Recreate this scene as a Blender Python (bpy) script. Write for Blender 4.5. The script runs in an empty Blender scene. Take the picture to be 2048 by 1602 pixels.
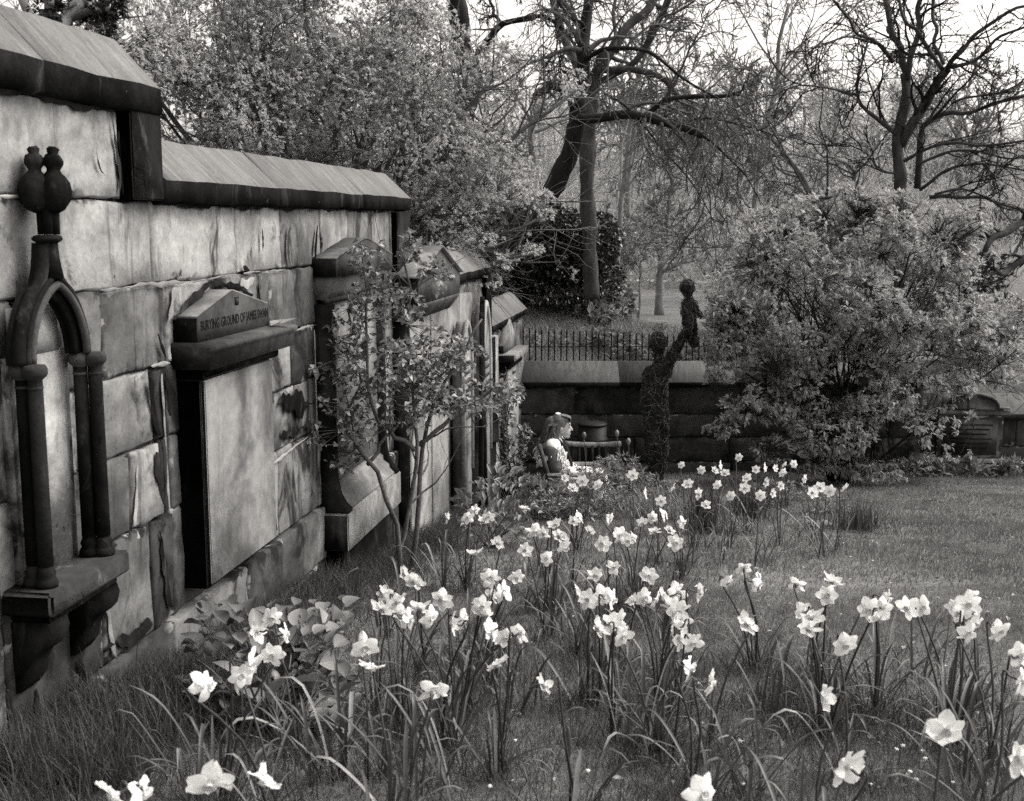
import bpy, math, random
import numpy as np
from mathutils import Vector, Matrix
from mathutils.bvhtree import BVHTree
from mathutils.kdtree import KDTree

# ------------------------------------------------------------------ camera, sky, sun, exposure
sc = bpy.context.scene
COL = sc.collection
CAMZ = 1.2
FPX, CX, CY = 2400.0, 1024.0, 801.0            # focal length and centre in photo pixels
PITCH = math.atan(361 / 2400.0)
cp, sp = math.cos(PITCH), math.sin(PITCH)
cam = bpy.data.cameras.new('camera')
cam.sensor_width = 36.0
cam.lens = 36.0 * FPX / 2048.0
cam.clip_start = 0.05
cam.clip_end = 5000
cam.dof.use_dof = True
cam.dof.focus_distance = 7.0
cam.dof.aperture_fstop = 7.5
camo = bpy.data.objects.new('camera', cam)
camo.location = (0, 0, CAMZ)
camo.rotation_euler = (math.pi / 2 - PITCH, 0, 0)
COL.objects.link(camo)
sc.camera = camo

SUN_EL, SUN_AZ = math.radians(52), math.radians(78)    # azimuth clockwise from +Y (ahead, to the right)
world = bpy.data.worlds.new('World')
sc.world = world
world.use_nodes = True
wn = world.node_tree
wn.nodes.clear()
sky = wn.nodes.new('ShaderNodeTexSky')
sky.sky_type = 'NISHITA'
sky.sun_disc = False
sky.sun_elevation = SUN_EL
sky.sun_rotation = SUN_AZ
sky.air_density = 1.0
sky.dust_density = 4.0
sky.ozone_density = 1.0
bw = wn.nodes.new('ShaderNodeRGBToBW')
tint = wn.nodes.new('ShaderNodeMix')
tint.data_type = 'RGBA'
tint.blend_type = 'MULTIPLY'
tint.inputs[0].default_value = 1.0
tint.inputs[7].default_value = (1.0, 0.967, 0.91, 1)
bg = wn.nodes.new('ShaderNodeBackground')
bg.inputs[1].default_value = 0.15
wo = wn.nodes.new('ShaderNodeOutputWorld')
wn.links.new(sky.outputs[0], bw.inputs[0])
wn.links.new(bw.outputs[0], tint.inputs[6])
wn.links.new(tint.outputs[2], bg.inputs[0])
wn.links.new(bg.outputs[0], wo.inputs[0])

sl = bpy.data.lights.new('sun', 'SUN')
sl.energy = 1.0
sl.angle = math.radians(30)
sl.color = (1.0, 0.967, 0.91)
slo = bpy.data.objects.new('sun', sl)
sdir = Vector((math.sin(SUN_AZ) * math.cos(SUN_EL), math.cos(SUN_AZ) * math.cos(SUN_EL), math.sin(SUN_EL)))
slo.rotation_euler = sdir.to_track_quat('Z', 'Y').to_euler()
slo.location = (8, 8, 12)
COL.objects.link(slo)

sc.view_settings.view_transform = 'Standard'
sc.view_settings.look = 'None'
sc.view_settings.exposure = 1.45
sc.view_settings.gamma = 1.0
sc.view_settings.use_curve_mapping = False
sc.cycles.max_bounces = 5
sc.cycles.transparent_max_bounces = 6
sc.cycles.use_denoising = False

rng = np.random.default_rng(7)
random.seed(7)

# ------------------------------------------------------------------ helpers: placement
def ray(px, py):
    u = -(py - CY)
    return np.array([px - CX, FPX * cp + u * sp, -FPX * sp + u * cp])
def atY(px, py, Y):
    r = ray(px, py)
    p = r * (Y / r[1])
    return np.array([p[0], p[1], p[2] + CAMZ])
def onground(px, py, h=0.0):
    """the point h metres above the lawn's slope seen at that photo pixel"""
    r = ray(px, py)
    t = (CAMZ - h) / (-r[2] - 0.129 * r[1])
    p = r * t
    return np.array([p[0], p[1], p[2] + CAMZ])
TH, WD = math.radians(8.8), 2.1
WN = np.array([math.cos(TH), -math.sin(TH), 0.0])
WDIR = np.array([math.sin(TH), math.cos(TH), 0.0])
WROT = math.pi / 2 - TH
def wallp(s, o, z):
    p = (-WD + o) * WN + s * WDIR
    return np.array([p[0], p[1], z])
def sm(t):
    t = np.clip(t, 0, 1)
    return t * t * (3 - 2 * t)
def gz(x, y):
    """height of the ground"""
    x = np.asarray(x, float); y = np.asarray(y, float)
    a = -0.129 * y - 0.36 * sm((y - 11.0) / 0.8) * sm((1.75 - x) / 0.6) * (y < 15)
    bank = -0.78 + (1.0 * sm((y - 15.2) / 5.0)) * sm((3.2 - x) / 3.8) + 0.25 * sm((y - 15.2) / 6) * sm((x - 4) / 4)
    far = -2.25 + 0 * y
    w = sm((y - 20.5) / 17.0)
    b = bank * (1 - w) + far * w + 10.0 * sm((y - 78) / 70.0) + 0.06 * np.maximum(y - 140, 0) * (y < 400)
    b = np.where(y > 400, np.maximum(b, 14), b)
    k = sm((y - 14.75) / 0.5)
    z = a * (1 - k) + b * k
    bump = 0.012 * np.sin(x * 3.1 + 1.3 * np.sin(y * 1.7)) + 0.010 * np.sin(y * 4.3 + x * 1.9)
    return z + bump * sm((y - 2) / 2)

# ------------------------------------------------------------------ helpers: meshes and objects
def mesh_from(name, V, F, smooth=False):
    """V (n,3) array, F list of (m,k) index arrays or list of tuples"""
    me = bpy.data.meshes.new(name)
    V = np.asarray(V, dtype=np.float32)
    if isinstance(F, np.ndarray):
        F = [F]
    if len(F) and not isinstance(F[0], np.ndarray):
        me.from_pydata([tuple(map(float, v)) for v in V], [], [tuple(int(i) for i in f) for f in F])
    else:
        F = [f for f in F if len(f)]
        nl = sum(f.size for f in F)
        nf = sum(len(f) for f in F)
        me.vertices.add(len(V))
        me.vertices.foreach_set('co', V.ravel())
        me.loops.add(nl)
        me.polygons.add(nf)
        me.loops.foreach_set('vertex_index', np.concatenate([f.ravel() for f in F]).astype(np.int32))
        tot = np.concatenate([np.full(len(f), f.shape[1]) for f in F]).astype(np.int32)
        st = np.concatenate([[0], np.cumsum(tot)[:-1]]).astype(np.int32)
        me.polygons.foreach_set('loop_start', st)
        me.polygons.foreach_set('loop_total', tot)
        me.update(calc_edges=True)
    if smooth:
        me.polygons.foreach_set('use_smooth', np.ones(len(me.polygons), dtype=bool))
    me.validate()
    return me
def link(name, me, mat=None, parent=None, loc=(0, 0, 0), rot=(0, 0, 0), scale=(1, 1, 1)):
    o = bpy.data.objects.new(name, me)
    COL.objects.link(o)
    if parent is not None:
        o.parent = parent
    o.location = loc
    o.rotation_euler = rot
    o.scale = scale
    if mat is not None and me is not None and len(me.materials) == 0:
        me.materials.append(mat)
    return o
def tag(o, label=None, cat=None, group=None, kind=None):
    if label: o['label'] = label
    if cat: o['category'] = cat
    if group: o['group'] = group
    if kind: o['kind'] = kind
    return o
def thing(name, label, cat, loc=(0, 0, 0), rz=0.0, group=None):
    o = link(name, None, None, None, loc, (0, 0, rz))
    return tag(o, label, cat, group)

class MB:
    """collects pieces into one mesh"""
    def __init__(self):
        self.V = []; self.F = {}; self.n = 0
    def add(self, V, F):
        V = np.asarray(V, float)
        if isinstance(F, np.ndarray): F = [F]
        for f in F:
            f = np.atleast_2d(np.asarray(f, int))
            self.F.setdefault(f.shape[1], []).append(f + self.n)
        self.V.append(V); self.n += len(V)
        return self
    def box(self, a, b, M=None, ch=0.0):
        """axis aligned box from corner a to corner b, optional chamfer"""
        a = np.minimum(a, b); b = np.maximum(*[np.asarray(q, float) for q in (a, b)])
        if ch <= 0:
            V = np.array([[x, y, z] for z in (a[2], b[2]) for y in (a[1], b[1]) for x in (a[0], b[0])])
            F = np.array([[0, 2, 3, 1], [4, 5, 7, 6], [0, 1, 5, 4], [2, 6, 7, 3], [0, 4, 6, 2], [1, 3, 7, 5]])
            Fs = [F]
        else:
            V = []; idx = {}
            for i, c in enumerate([(x, y, z) for z in (0, 1) for y in (0, 1) for x in (0, 1)]):
                for ax in range(3):
                    p = [a[k] + ch if c[k] == 0 else b[k] - ch for k in range(3)]
                    p[ax] = a[ax] if c[ax] == 0 else b[ax]
                    idx[(c, ax)] = len(V); V.append(p)
            V = np.array(V); Fq = []; Ft = []
            cs = [(x, y, z) for z in (0, 1) for y in (0, 1) for x in (0, 1)]
            for ax in range(3):
                u, v = [k for k in range(3) if k != ax]
                for side in (0, 1):
                    q = []
                    for (i, j) in ((0, 0), (1, 0), (1, 1), (0, 1)):
                        c = [0, 0, 0]; c[ax] = side; c[u] = i; c[v] = j
                        q.append(idx[(tuple(c), ax)])
                    flip = (side == 1) == (ax == 1)
                    Fq.append(q[::-1] if flip else q)
                    if side == 0: Fq[-1] = q[::-1] if ax != 1 else q
            for ax in range(3):
                u, v = [k for k in range(3) if k != ax]
                for i in (0, 1):
                    for j in (0, 1):
                        c0 = [0, 0, 0]; c0[u] = i; c0[v] = j; c1 = list(c0); c1[ax] = 1
                        c0, c1 = tuple(c0), tuple(c1)
                        Fq.append([idx[(c0, u)], idx[(c1, u)], idx[(c1, v)], idx[(c0, v)]])
            for c in cs:
                Ft.append([idx[(c, 0)], idx[(c, 1)], idx[(c, 2)]])
            Fs = [np.array(Fq), np.array(Ft)]
        if M is not None:
            V = (np.c_[V, np.ones(len(V))] @ np.array(M).T)[:, :3]
        return self.add(V, Fs)
    def prism(self, poly, y0, y1):
        """poly: list of (x, z) counter-clockwise seen from -y; extruded from y0 (front) to y1"""
        n = len(poly)
        p = np.array(poly, float)
        V = np.r_[np.c_[p[:, 0], np.full(n, y0), p[:, 1]], np.c_[p[:, 0], np.full(n, y1), p[:, 1]]]
        i = np.arange(n); j = (i + 1) % n
        self.add(V, [np.c_[i, i + n, j + n, j]])
        self.F.setdefault(n, []).append((np.arange(n) + self.n - 2 * n)[None, :])
        self.F.setdefault(n, []).append((np.arange(n)[::-1] + self.n - n)[None, :])
        return self
    def xprism(self, poly, x0, x1):
        """poly: list of (y, z); extruded along x"""
        n = len(poly)
        p = np.array(poly, float)
        V = np.r_[np.c_[np.full(n, x0), p], np.c_[np.full(n, x1), p]]
        i = np.arange(n); j = (i + 1) % n
        self.add(V, [np.c_[i, j, j + n, i + n]])
        self.F.setdefault(n, []).append((np.arange(n)[::-1] + self.n - 2 * n)[None, :])
        self.F.setdefault(n, []).append((np.arange(n) + self.n - n)[None, :])
        return self
    def lathe(self, prof, c=(0, 0, 0), n=16, sx=1.0, sy=1.0):
        """prof: list of (r, z)"""
        prof = np.array(prof, float); m = len(prof)
        a = np.linspace(0, 2 * math.pi, n, endpoint=False)
        V = np.array([[c[0] + r * math.cos(t) * sx, c[1] + r * math.sin(t) * sy, c[2] + z] for r, z in prof for t in a])
        i = np.arange(m - 1)[:, None] * n; j = np.arange(n)[None, :]; k = (j + 1) % n
        F = np.stack([i + j, i + k, i + n + k, i + n + j], -1).reshape(-1, 4)
        self.add(V, [F])
        self.F.setdefault(n, []).append((np.arange(n)[::-1] + self.n - len(V))[None, :])
        self.F.setdefault(n, []).append((np.arange(n) + self.n - n)[None, :])
        return self
    def tube(self, pts, r, n=8, K=None):
        P = np.array(pts, float)
        if K: P = resample(P, K)
        R = np.interp(np.linspace(0, 1, len(P)), np.linspace(0, 1, len(np.atleast_1d(r))), np.atleast_1d(r))
        V, F = tubes(P[None], R[None], n)
        self.add(V, F)
        m = len(P)
        self.F.setdefault(n, []).append((np.arange(n)[::-1] + self.n - m * n)[None, :])
        self.F.setdefault(n, []).append((np.arange(n) + self.n - n)[None, :])
        return self
    def mesh(self, name, smooth=False):
        return mesh_from(name, np.concatenate(self.V), [np.concatenate(f) for f in self.F.values()], smooth)
    def obj(self, name, mat, parent=None, smooth=False, **k):
        return link(name, self.mesh(name, smooth), mat, parent, **k)

def resample(P, K):
    """smooth Catmull-Rom curve through P, K points"""
    P = np.asarray(P, float); n = len(P)
    if n == 2:
        return P[0] + (P[1] - P[0]) * np.linspace(0, 1, K)[:, None]
    Q = np.r_[[2 * P[0] - P[1]], P, [2 * P[-1] - P[-2]]]
    t = np.linspace(0, n - 1 - 1e-9, K); i = t.astype(int); u = (t - i)[:, None]
    p0, p1, p2, p3 = Q[i], Q[i + 1], Q[i + 2], Q[i + 3]
    return 0.5 * (2 * p1 + (p2 - p0) * u + (2 * p0 - 5 * p1 + 4 * p2 - p3) * u ** 2 + (3 * p1 - p0 - 3 * p2 + p3) * u ** 3)
def unit(v):
    return v / np.maximum(np.linalg.norm(v, axis=-1, keepdims=True), 1e-9)
def tubes(P, R, sides):
    """P (n,K,3), R (n,K) -> verts, [quads]"""
    n, K, _ = P.shape
    T = unit(np.gradient(P, axis=1)) if K > 2 else unit(np.repeat(P[:, 1:2] - P[:, :1], 2, 1))
    ov = unit(P[:, -1] - P[:, 0])
    ref = np.where(np.abs(ov[:, 2:3]) > 0.8, np.array([[1.0, 0.2, 0]]), np.array([[0.1, 0.2, 1.0]]))
    n1 = unit(np.cross(T, np.repeat(ref[:, None], K, 1)))
    n2 = np.cross(T, n1)
    a = np.linspace(0, 2 * math.pi, sides, endpoint=False)
    ring = P[:, :, None] + R[:, :, None, None] * (np.cos(a)[None, None, :, None] * n1[:, :, None] + np.sin(a)[None, None, :, None] * n2[:, :, None])
    V = ring.reshape(-1, 3)
    b = (np.arange(n)[:, None, None] * K + np.arange(K - 1)[None, :, None]) * sides
    j = np.arange(sides)[None, None, :]; k = (j + 1) % sides
    F = np.stack([b + j, b + k, b + sides + k, b + sides + j], -1).reshape(-1, 4)
    return V, [F]
def rand_unit(n):
    return unit(rng.normal(size=(n, 3)))
def sprout(P, R, m, ratio, ang, K, up=0.0, wig=0.25, tmin=0.2, rr=0.55, tip=0.25):
    """m children on every polyline of P"""
    n, Kp, _ = P.shape
    t = rng.uniform(tmin, 0.98, (n, m)) * (Kp - 1)
    i = np.minimum(t.astype(int), Kp - 2); u = (t - i)[..., None]
    idx = np.arange(n)[:, None]
    p = P[idx, i] * (1 - u) + P[idx, i + 1] * u
    d = unit(P[idx, i + 1] - P[idx, i])
    r = (R[idx, i] * (1 - u[..., 0]) + R[idx, i + 1] * u[..., 0])
    L = np.linalg.norm(np.diff(P, axis=1), axis=2).sum(1)[:, None] * ratio * rng.uniform(0.55, 1.25, (n, m)) * (1.15 - 0.5 * t / (Kp - 1))
    p = p.reshape(-1, 3); d = d.reshape(-1, 3); r = r.ravel(); L = L.ravel(); N = len(p)
    side = unit(np.cross(d, rand_unit(N)))
    a = np.radians(ang) * rng.uniform(0.6, 1.3, N)[:, None]
    dd = d * np.cos(a) + side * np.sin(a)
    Q = np.zeros((N, K, 3)); Q[:, 0] = p
    step = (L / (K - 1))[:, None]
    for k in range(1, K):
        dd = unit(dd + wig * rng.normal(size=(N, 3)) + np.array([0, 0, up]))
        Q[:, k] = Q[:, k - 1] + dd * step
    R0 = np.minimum(r * rr, r * 0.9)
    return Q, R0[:, None] * np.linspace(1, tip, K)[None]
def leafmesh(pos, d, nr, L, W, fold=0.25, curl=0.12):
    """folded four-triangle leaves; d along the leaf, nr up"""
    n = len(pos)
    L = np.broadcast_to(L, n)[:, None]; W = np.broadcast_to(W, n)[:, None]
    d = unit(d); s = unit(np.cross(d, nr)); u = np.cross(s, d)
    B = pos; M = pos + d * L * 0.45
    T = pos + d * L - u * L * curl
    Lf = M + s * W * 0.5 + u * W * fold; Rt = M - s * W * 0.5 + u * W * fold
    V = np.stack([B, Lf, Rt, M, T], 1).reshape(-1, 3)
    b = np.arange(n)[:, None] * 5
    F = np.concatenate([b + [0, 2, 3], b + [2, 4, 3], b + [0, 3, 1], b + [3, 4, 1]])
    return V, [F]
def clusters(C, out, k, L, W, spread=0.9, up=0.35):
    """k leaves fanning out of each twig end C; out is the twig's direction"""
    n = len(C)
    c = np.repeat(C, k, 0); o = np.repeat(out, k, 0)
    d = unit(o + spread * rand_unit(n * k) + np.array([0, 0, up * 0.4]))
    nr = unit(rand_unit(n * k) * 0.8 + np.array([0, 0, 1.0]))
    l = L * rng.uniform(0.6, 1.25, n * k)
    w = W * rng.uniform(0.7, 1.2, n * k)
    return c + d * 0.15 * L, d, nr, l, w

# ------------------------------------------------------------------ materials (a monochrome print: every tone is a grey)
class NT:
    def __init__(self, name):
        self.m = bpy.data.materials.new(name)
        self.m.use_nodes = True
        self.t = self.m.node_tree
        self.t.nodes.clear()
        self.out = self.t.nodes.new('ShaderNodeOutputMaterial')
    def n(self, typ, **k):
        nd = self.t.nodes.new(typ)
        for a, b in k.items():
            setattr(nd, a, b)
        return nd
    def l(self, a, b):
        self.t.links.new(a, b)
    def val(self, sock, v):
        if hasattr(v, 'is_linked') or isinstance(v, bpy.types.NodeSocket):
            self.l(v, sock)
        else:
            sock.default_value = v
    def math(self, op, a, b=0.0, clamp=False):
        nd = self.n('ShaderNodeMath', operation=op, use_clamp=clamp)
        self.val(nd.inputs[0], a); self.val(nd.inputs[1], b)
        return nd.outputs[0]
    def ramp(self, f, a, b, lo=0.0, hi=1.0):
        nd = self.n('ShaderNodeMapRange', interpolation_type='SMOOTHSTEP')
        self.val(nd.inputs[0], f)
        nd.inputs[1].default_value = a; nd.inputs[2].default_value = b
        nd.inputs[3].default_value = lo; nd.inputs[4].default_value = hi
        return nd.outputs[0]
    def mix(self, f, a, b):
        nd = self.n('ShaderNodeMix', data_type='FLOAT')
        self.val(nd.inputs[0], f); self.val(nd.inputs[2], a); self.val(nd.inputs[3], b)
        return nd.outputs[0]
    def coords(self, rnd=True, kind='Object'):
        tc = self.n('ShaderNodeTexCoord').outputs[kind]
        if not rnd:
            return tc
        oi = self.n('ShaderNodeObjectInfo').outputs['Random']
        k = self.math('MULTIPLY', oi, 37.0)
        cx = self.n('ShaderNodeCombineXYZ')
        self.l(k, cx.inputs[0]); self.l(k, cx.inputs[1]); self.l(k, cx.inputs[2])
        ad = self.n('ShaderNodeVectorMath', operation='ADD')
        self.l(tc, ad.inputs[0]); self.l(cx.outputs[0], ad.inputs[1])
        return ad.outputs[0]
    def noise(self, co, scale, detail=4.0, rough=0.55, stretch=None, dist=0.0):
        if stretch is not None:
            mp = self.n('ShaderNodeMapping')
            mp.inputs['Scale'].default_value = stretch
            self.l(co, mp.inputs[0]); co = mp.outputs[0]
        nd = self.n('ShaderNodeTexNoise')
        nd.inputs['Scale'].default_value = scale
        nd.inputs['Detail'].default_value = detail
        nd.inputs['Roughness'].default_value = rough
        nd.inputs['Distortion'].default_value = dist
        self.l(co, nd.inputs['Vector'])
        return nd.outputs[0]
    def rnd(self):
        return self.n('ShaderNodeObjectInfo').outputs['Random']
    def island(self):
        return self.n('ShaderNodeNewGeometry').outputs['Random Per Island']
    def bsdf(self, col, rough=0.85, spec=0.3, bump=None, bstr=0.4, bdist=0.01, transl=None, tcol=None):
        p = self.n('ShaderNodeBsdfPrincipled')
        p.inputs['Roughness'].default_value = rough
        p.inputs['Specular IOR Level'].default_value = spec
        self.val_col(p.inputs['Base Color'], col)
        if bump is not None:
            b = self.n('ShaderNodeBump')
            b.inputs['Strength'].default_value = bstr
            b.inputs['Distance'].default_value = bdist
            self.l(bump, b.inputs['Height']); self.l(b.outputs[0], p.inputs['Normal'])
        sh = p.outputs[0]
        if transl:
            tr = self.n('ShaderNodeBsdfTranslucent')
            self.val_col(tr.inputs['Color'], tcol if tcol is not None else col)
            mx = self.n('ShaderNodeMixShader')
            mx.inputs[0].default_value = transl
            self.l(sh, mx.inputs[1]); self.l(tr.outputs[0], mx.inputs[2]); sh = mx.outputs[0]
        self.l(sh, self.out.inputs[0])
        return self.m
    def val_col(self, sock, v):
        if isinstance(v, bpy.types.NodeSocket):
            self.l(v, sock)
        else:
            sock.default_value = (v, v, v, 1)

def stone(name, tone, var=0.35, soot=0.4, soot_tone=0.03, streak=0.5, rough=0.9, pits=0.5, bstr=0.5, scale=1.0, spec=0.25, edges=False, drip=False, specks=0.0):
    t = NT(name); co = t.coords()
    big = t.noise(co, 2.6 * scale, 5, 0.6, dist=0.4)
    fine = t.noise(co, 55 * scale, 4, 0.7)
    mid = t.noise(co, 11 * scale, 5, 0.6)
    c = t.mix(t.ramp(big, 0.36, 0.64), tone * (1 - var), tone * (1 + var * 0.45))
    c = t.math('MULTIPLY', c, t.ramp(t.rnd(), 0, 1, 0.74, 1.1))
    c = t.math('MULTIPLY', c, t.ramp(mid, 0.3, 0.72, 0.78, 1.12))
    cw = t.n('ShaderNodeNewGeometry').outputs['Position'] if edges else co
    st = t.noise(cw, 3.2 * scale, 5, 0.65, stretch=(3.2, 3.2, 0.42), dist=0.5)
    k = t.math('MULTIPLY', t.ramp(st, 0.55, 0.74), streak)
    c = t.mix(k, c, soot_tone * 2.2)
    so = t.noise(cw, (2.4 if edges else 1.7) * scale, 6, 0.66, stretch=(1.3, 1.3, 0.8), dist=0.9)
    k = t.ramp(so, 0.72 - 0.30 * soot, 0.82 - 0.24 * soot)
    c = t.mix(t.math('MULTIPLY', k, 0.92), c, soot_tone)
    pt = t.noise(co, 24 * scale, 3, 0.6, stretch=(1, 1, 0.55))
    c = t.mix(t.math('MULTIPLY', t.ramp(pt, 0.67, 0.76), pits), c, soot_tone * 1.4)
    if specks:     # lichen spots and rubbed arrises on the blackened carving
        ln = t.noise(co, 17, 5, 0.7); lw = t.noise(co, 6, 5, 0.7, stretch=(1, 1, 0.4), dist=0.5)
        c = t.mix(t.ramp(lw, 0.55, 0.72), c, tone * 2.6)
        c = t.mix(t.math('MULTIPLY', t.ramp(ln, 0.66, 0.74), 0.8), c, specks)
    if edges:      # weathered block edges: soot bitten into some, old mortar smeared over others
        sx = t.n('ShaderNodeSeparateXYZ'); t.l(t.n('ShaderNodeTexCoord').outputs['Generated'], sx.inputs[0])
        dx = t.math('MULTIPLY', t.math('MINIMUM', sx.outputs[0], t.math('SUBTRACT', 1.0, sx.outputs[0])), 0.60)
        dz = t.math('MULTIPLY', t.math('MINIMUM', sx.outputs[2], t.math('SUBTRACT', 1.0, sx.outputs[2])), 0.31)
        d = t.math('MINIMUM', dx, dz)
        j1 = t.noise(co, 9, 6, 0.65, dist=0.6); j2 = t.noise(co, 7, 6, 0.7, dist=0.9); g1 = t.noise(co, 2.3, 3, 0.5); g2 = t.noise(co, 1.9, 3, 0.5, stretch=(1.0, 1.0, 1.7))
        e1 = t.math('ADD', d, t.math('MULTIPLY', t.math('SUBTRACT', j1, 0.5), 0.20))
        k1 = t.math('MULTIPLY', t.ramp(e1, 0.006, 0.030, 1.0, 0.0), t.ramp(g1, 0.50, 0.60))
        c = t.mix(t.math('MULTIPLY', k1, 0.93), c, soot_tone)
        e2 = t.math('ADD', d, t.math('MULTIPLY', t.math('SUBTRACT', j2, 0.5), 0.26))
        k2 = t.math('MULTIPLY', t.ramp(e2, -0.006, 0.010, 1.0, 0.0), t.ramp(g2, 0.50, 0.58))
        c = t.mix(t.math('MULTIPLY', k2, 0.85), c, 0.27)
        if drip:      # black run-off stains hanging from under the coping
            sn = t.noise(co, 6, 5, 0.7, stretch=(2.2, 2.2, 0.25), dist=0.3)
            kd = t.ramp(t.math('ADD', sx.outputs[2], t.math('MULTIPLY', t.math('SUBTRACT', sn, 0.5), 0.75)), 0.86, 1.08)
            c = t.mix(t.math('MULTIPLY', kd, 0.94), c, soot_tone)
    c = t.math('MULTIPLY', c, t.ramp(fine, 0.2, 0.8, 0.82, 1.17))
    h = t.math('ADD', t.math('MULTIPLY', fine, 0.35), t.math('SUBTRACT', mid, t.math('MULTIPLY', t.ramp(pt, 0.66, 0.74), 0.6)))
    return t.bsdf(c, rough, spec, h, bstr, 0.008)

M = {}
M['stone'] = stone('sandstone_ashlar', 0.235, 0.5, 0.66, 0.010, 0.72, pits=0.85, edges=True, spec=0.1)
M['stone_top'] = stone('sandstone_under_coping', 0.24, 0.5, 0.56, 0.008, 0.72, pits=0.7, edges=True, spec=0.1, drip=True)
M['stone_mid'] = stone('weathered_ashlar', 0.15, 0.5, 0.78, 0.009, 0.85, pits=0.8, edges=True, spec=0.1)
M['stone_dark'] = stone('sooty_ashlar', 0.05, 0.5, 0.75, 0.010, 0.5, spec=0.1, edges=True)
M['stone_back'] = stone('dark_ashlar', 0.07, 0.5, 0.5, 0.010, 0.6, spec=0.1, edges=True)  # darker base tone for the low wall and headstone
M['mortar'] = stone('pale_mortar', 0.26, 0.22, 0.08, 0.05, 0.25, pits=0.6, bstr=0.8)
M['core'] = stone('dark_joint', 0.02, 0.5, 0.6, 0.015, 0.3)
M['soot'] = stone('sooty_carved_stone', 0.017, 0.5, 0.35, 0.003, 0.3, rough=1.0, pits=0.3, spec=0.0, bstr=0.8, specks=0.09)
M['soot_mid'] = stone('grimy_carved_stone', 0.07, 0.5, 0.40, 0.012, 0.9, rough=0.95, pits=0.3, spec=0.05)
M['sill'] = stone('lichened_sill', 0.035, 0.5, 0.3, 0.008, 0.3, rough=0.95, spec=0.05, pits=0.2, specks=0.16)
M['slab'] = stone('tablet_stone', 0.165, 0.66, 0.10, 0.03, 0.5, pits=0.05, bstr=0.2, scale=0.9)
M['slab_pale'] = stone('pale_tablet_stone', 0.185, 0.5, 0.14, 0.03, 0.65, pits=0.25, bstr=0.3, scale=0.8)
M['incised'] = stone('incised_lettering', 0.006, 0.3, 0.3, 0.004, 0.2, spec=0.05)
def coping_mat(name='coping_stone', k=1.0):
    t = NT(name); co = t.coords()
    # broad tooling lines run down the slope, lichen specks on top
    st = t.noise(co, 5, 4, 0.6, stretch=(2.6, 0.55, 0.55), dist=1.6)
    bg_ = t.noise(co, 1.8, 4, 0.55)
    fine = t.noise(co, 70, 3, 0.7)
    li = t.noise(co, 9, 4, 0.7, stretch=(2.0, 0.6, 0.6))
    c = t.mix(t.ramp(st, 0.28, 0.75), 0.09, 0.155)
    c = t.math('MULTIPLY', c, t.ramp(bg_, 0.3, 0.7, 0.8, 1.1))
    c = t.mix(t.ramp(li, 0.70, 0.80), c, 0.26)
    c = t.math('MULTIPLY', c, t.ramp(fine, 0.2, 0.8, 0.8 * k, 1.2 * k))
    return t.bsdf(c, 0.9, 0.25, t.math('ADD', t.math('MULTIPLY', fine, 0.4), st), 0.4, 0.006)
M['coping'] = coping_mat()
M['coping_low'] = coping_mat('low_wall_coping', 0.64)

def leaf_mat(name, lo, hi, transl=0.35, rough=0.55, spec=0.35):
    t = NT(name)
    c = t.mix(t.ramp(t.island(), 0, 1), lo, hi)
    c2 = t.math('MULTIPLY', c, 1.25)
    return t.bsdf(c, rough, spec, transl=transl, tcol=c2)
M['leaf_tree'] = leaf_mat('young_tree_leaf', 0.36, 0.44, 0.48, 0.7, 0.15)
M['leaf_bush'] = leaf_mat('bush_leaf', 0.27, 0.42, 0.42, 0.65, 0.2)
M['leaf_shrub'] = leaf_mat('small_round_leaf', 0.05, 0.30, 0.25, 0.4, 0.5)
M['leaf_broad'] = leaf_mat('broad_leaf', 0.10, 0.24, 0.25, 0.45, 0.45)
M['leaf_dark'] = leaf_mat('evergreen_leaf', 0.02, 0.06, 0.10, 0.35, 0.5)
M['scrub'] = leaf_mat('hazy_scrub_leaf', 0.22, 0.36, 0.35, 0.8, 0.1)  # far leaves paled, the distance haze is in their colour
M['leaf_bank'] = leaf_mat('bank_leaf', 0.09, 0.24, 0.3)
def grass_mat(name, lo, hi):
    t = NT(name); co = t.coords(False)
    a = t.noise(co, 0.8, 4, 0.6); b = t.noise(co, 4.5, 4, 0.65)
    c = t.mix(t.ramp(t.island(), 0, 1), lo, hi)
    c = t.math('MULTIPLY', c, t.ramp(a, 0.3, 0.7, 0.78, 1.15))
    c = t.math('MULTIPLY', c, t.ramp(b, 0.3, 0.7, 0.62, 1.25))
    return t.bsdf(c, 0.8, 0.1, transl=0.3, tcol=t.math('MULTIPLY', c, 1.2))
M['grass'] = grass_mat('lawn_grass', 0.135, 0.205)
M['long_grass'] = leaf_mat('long_grass', 0.03, 0.085, 0.25, 0.6, 0.2)
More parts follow.
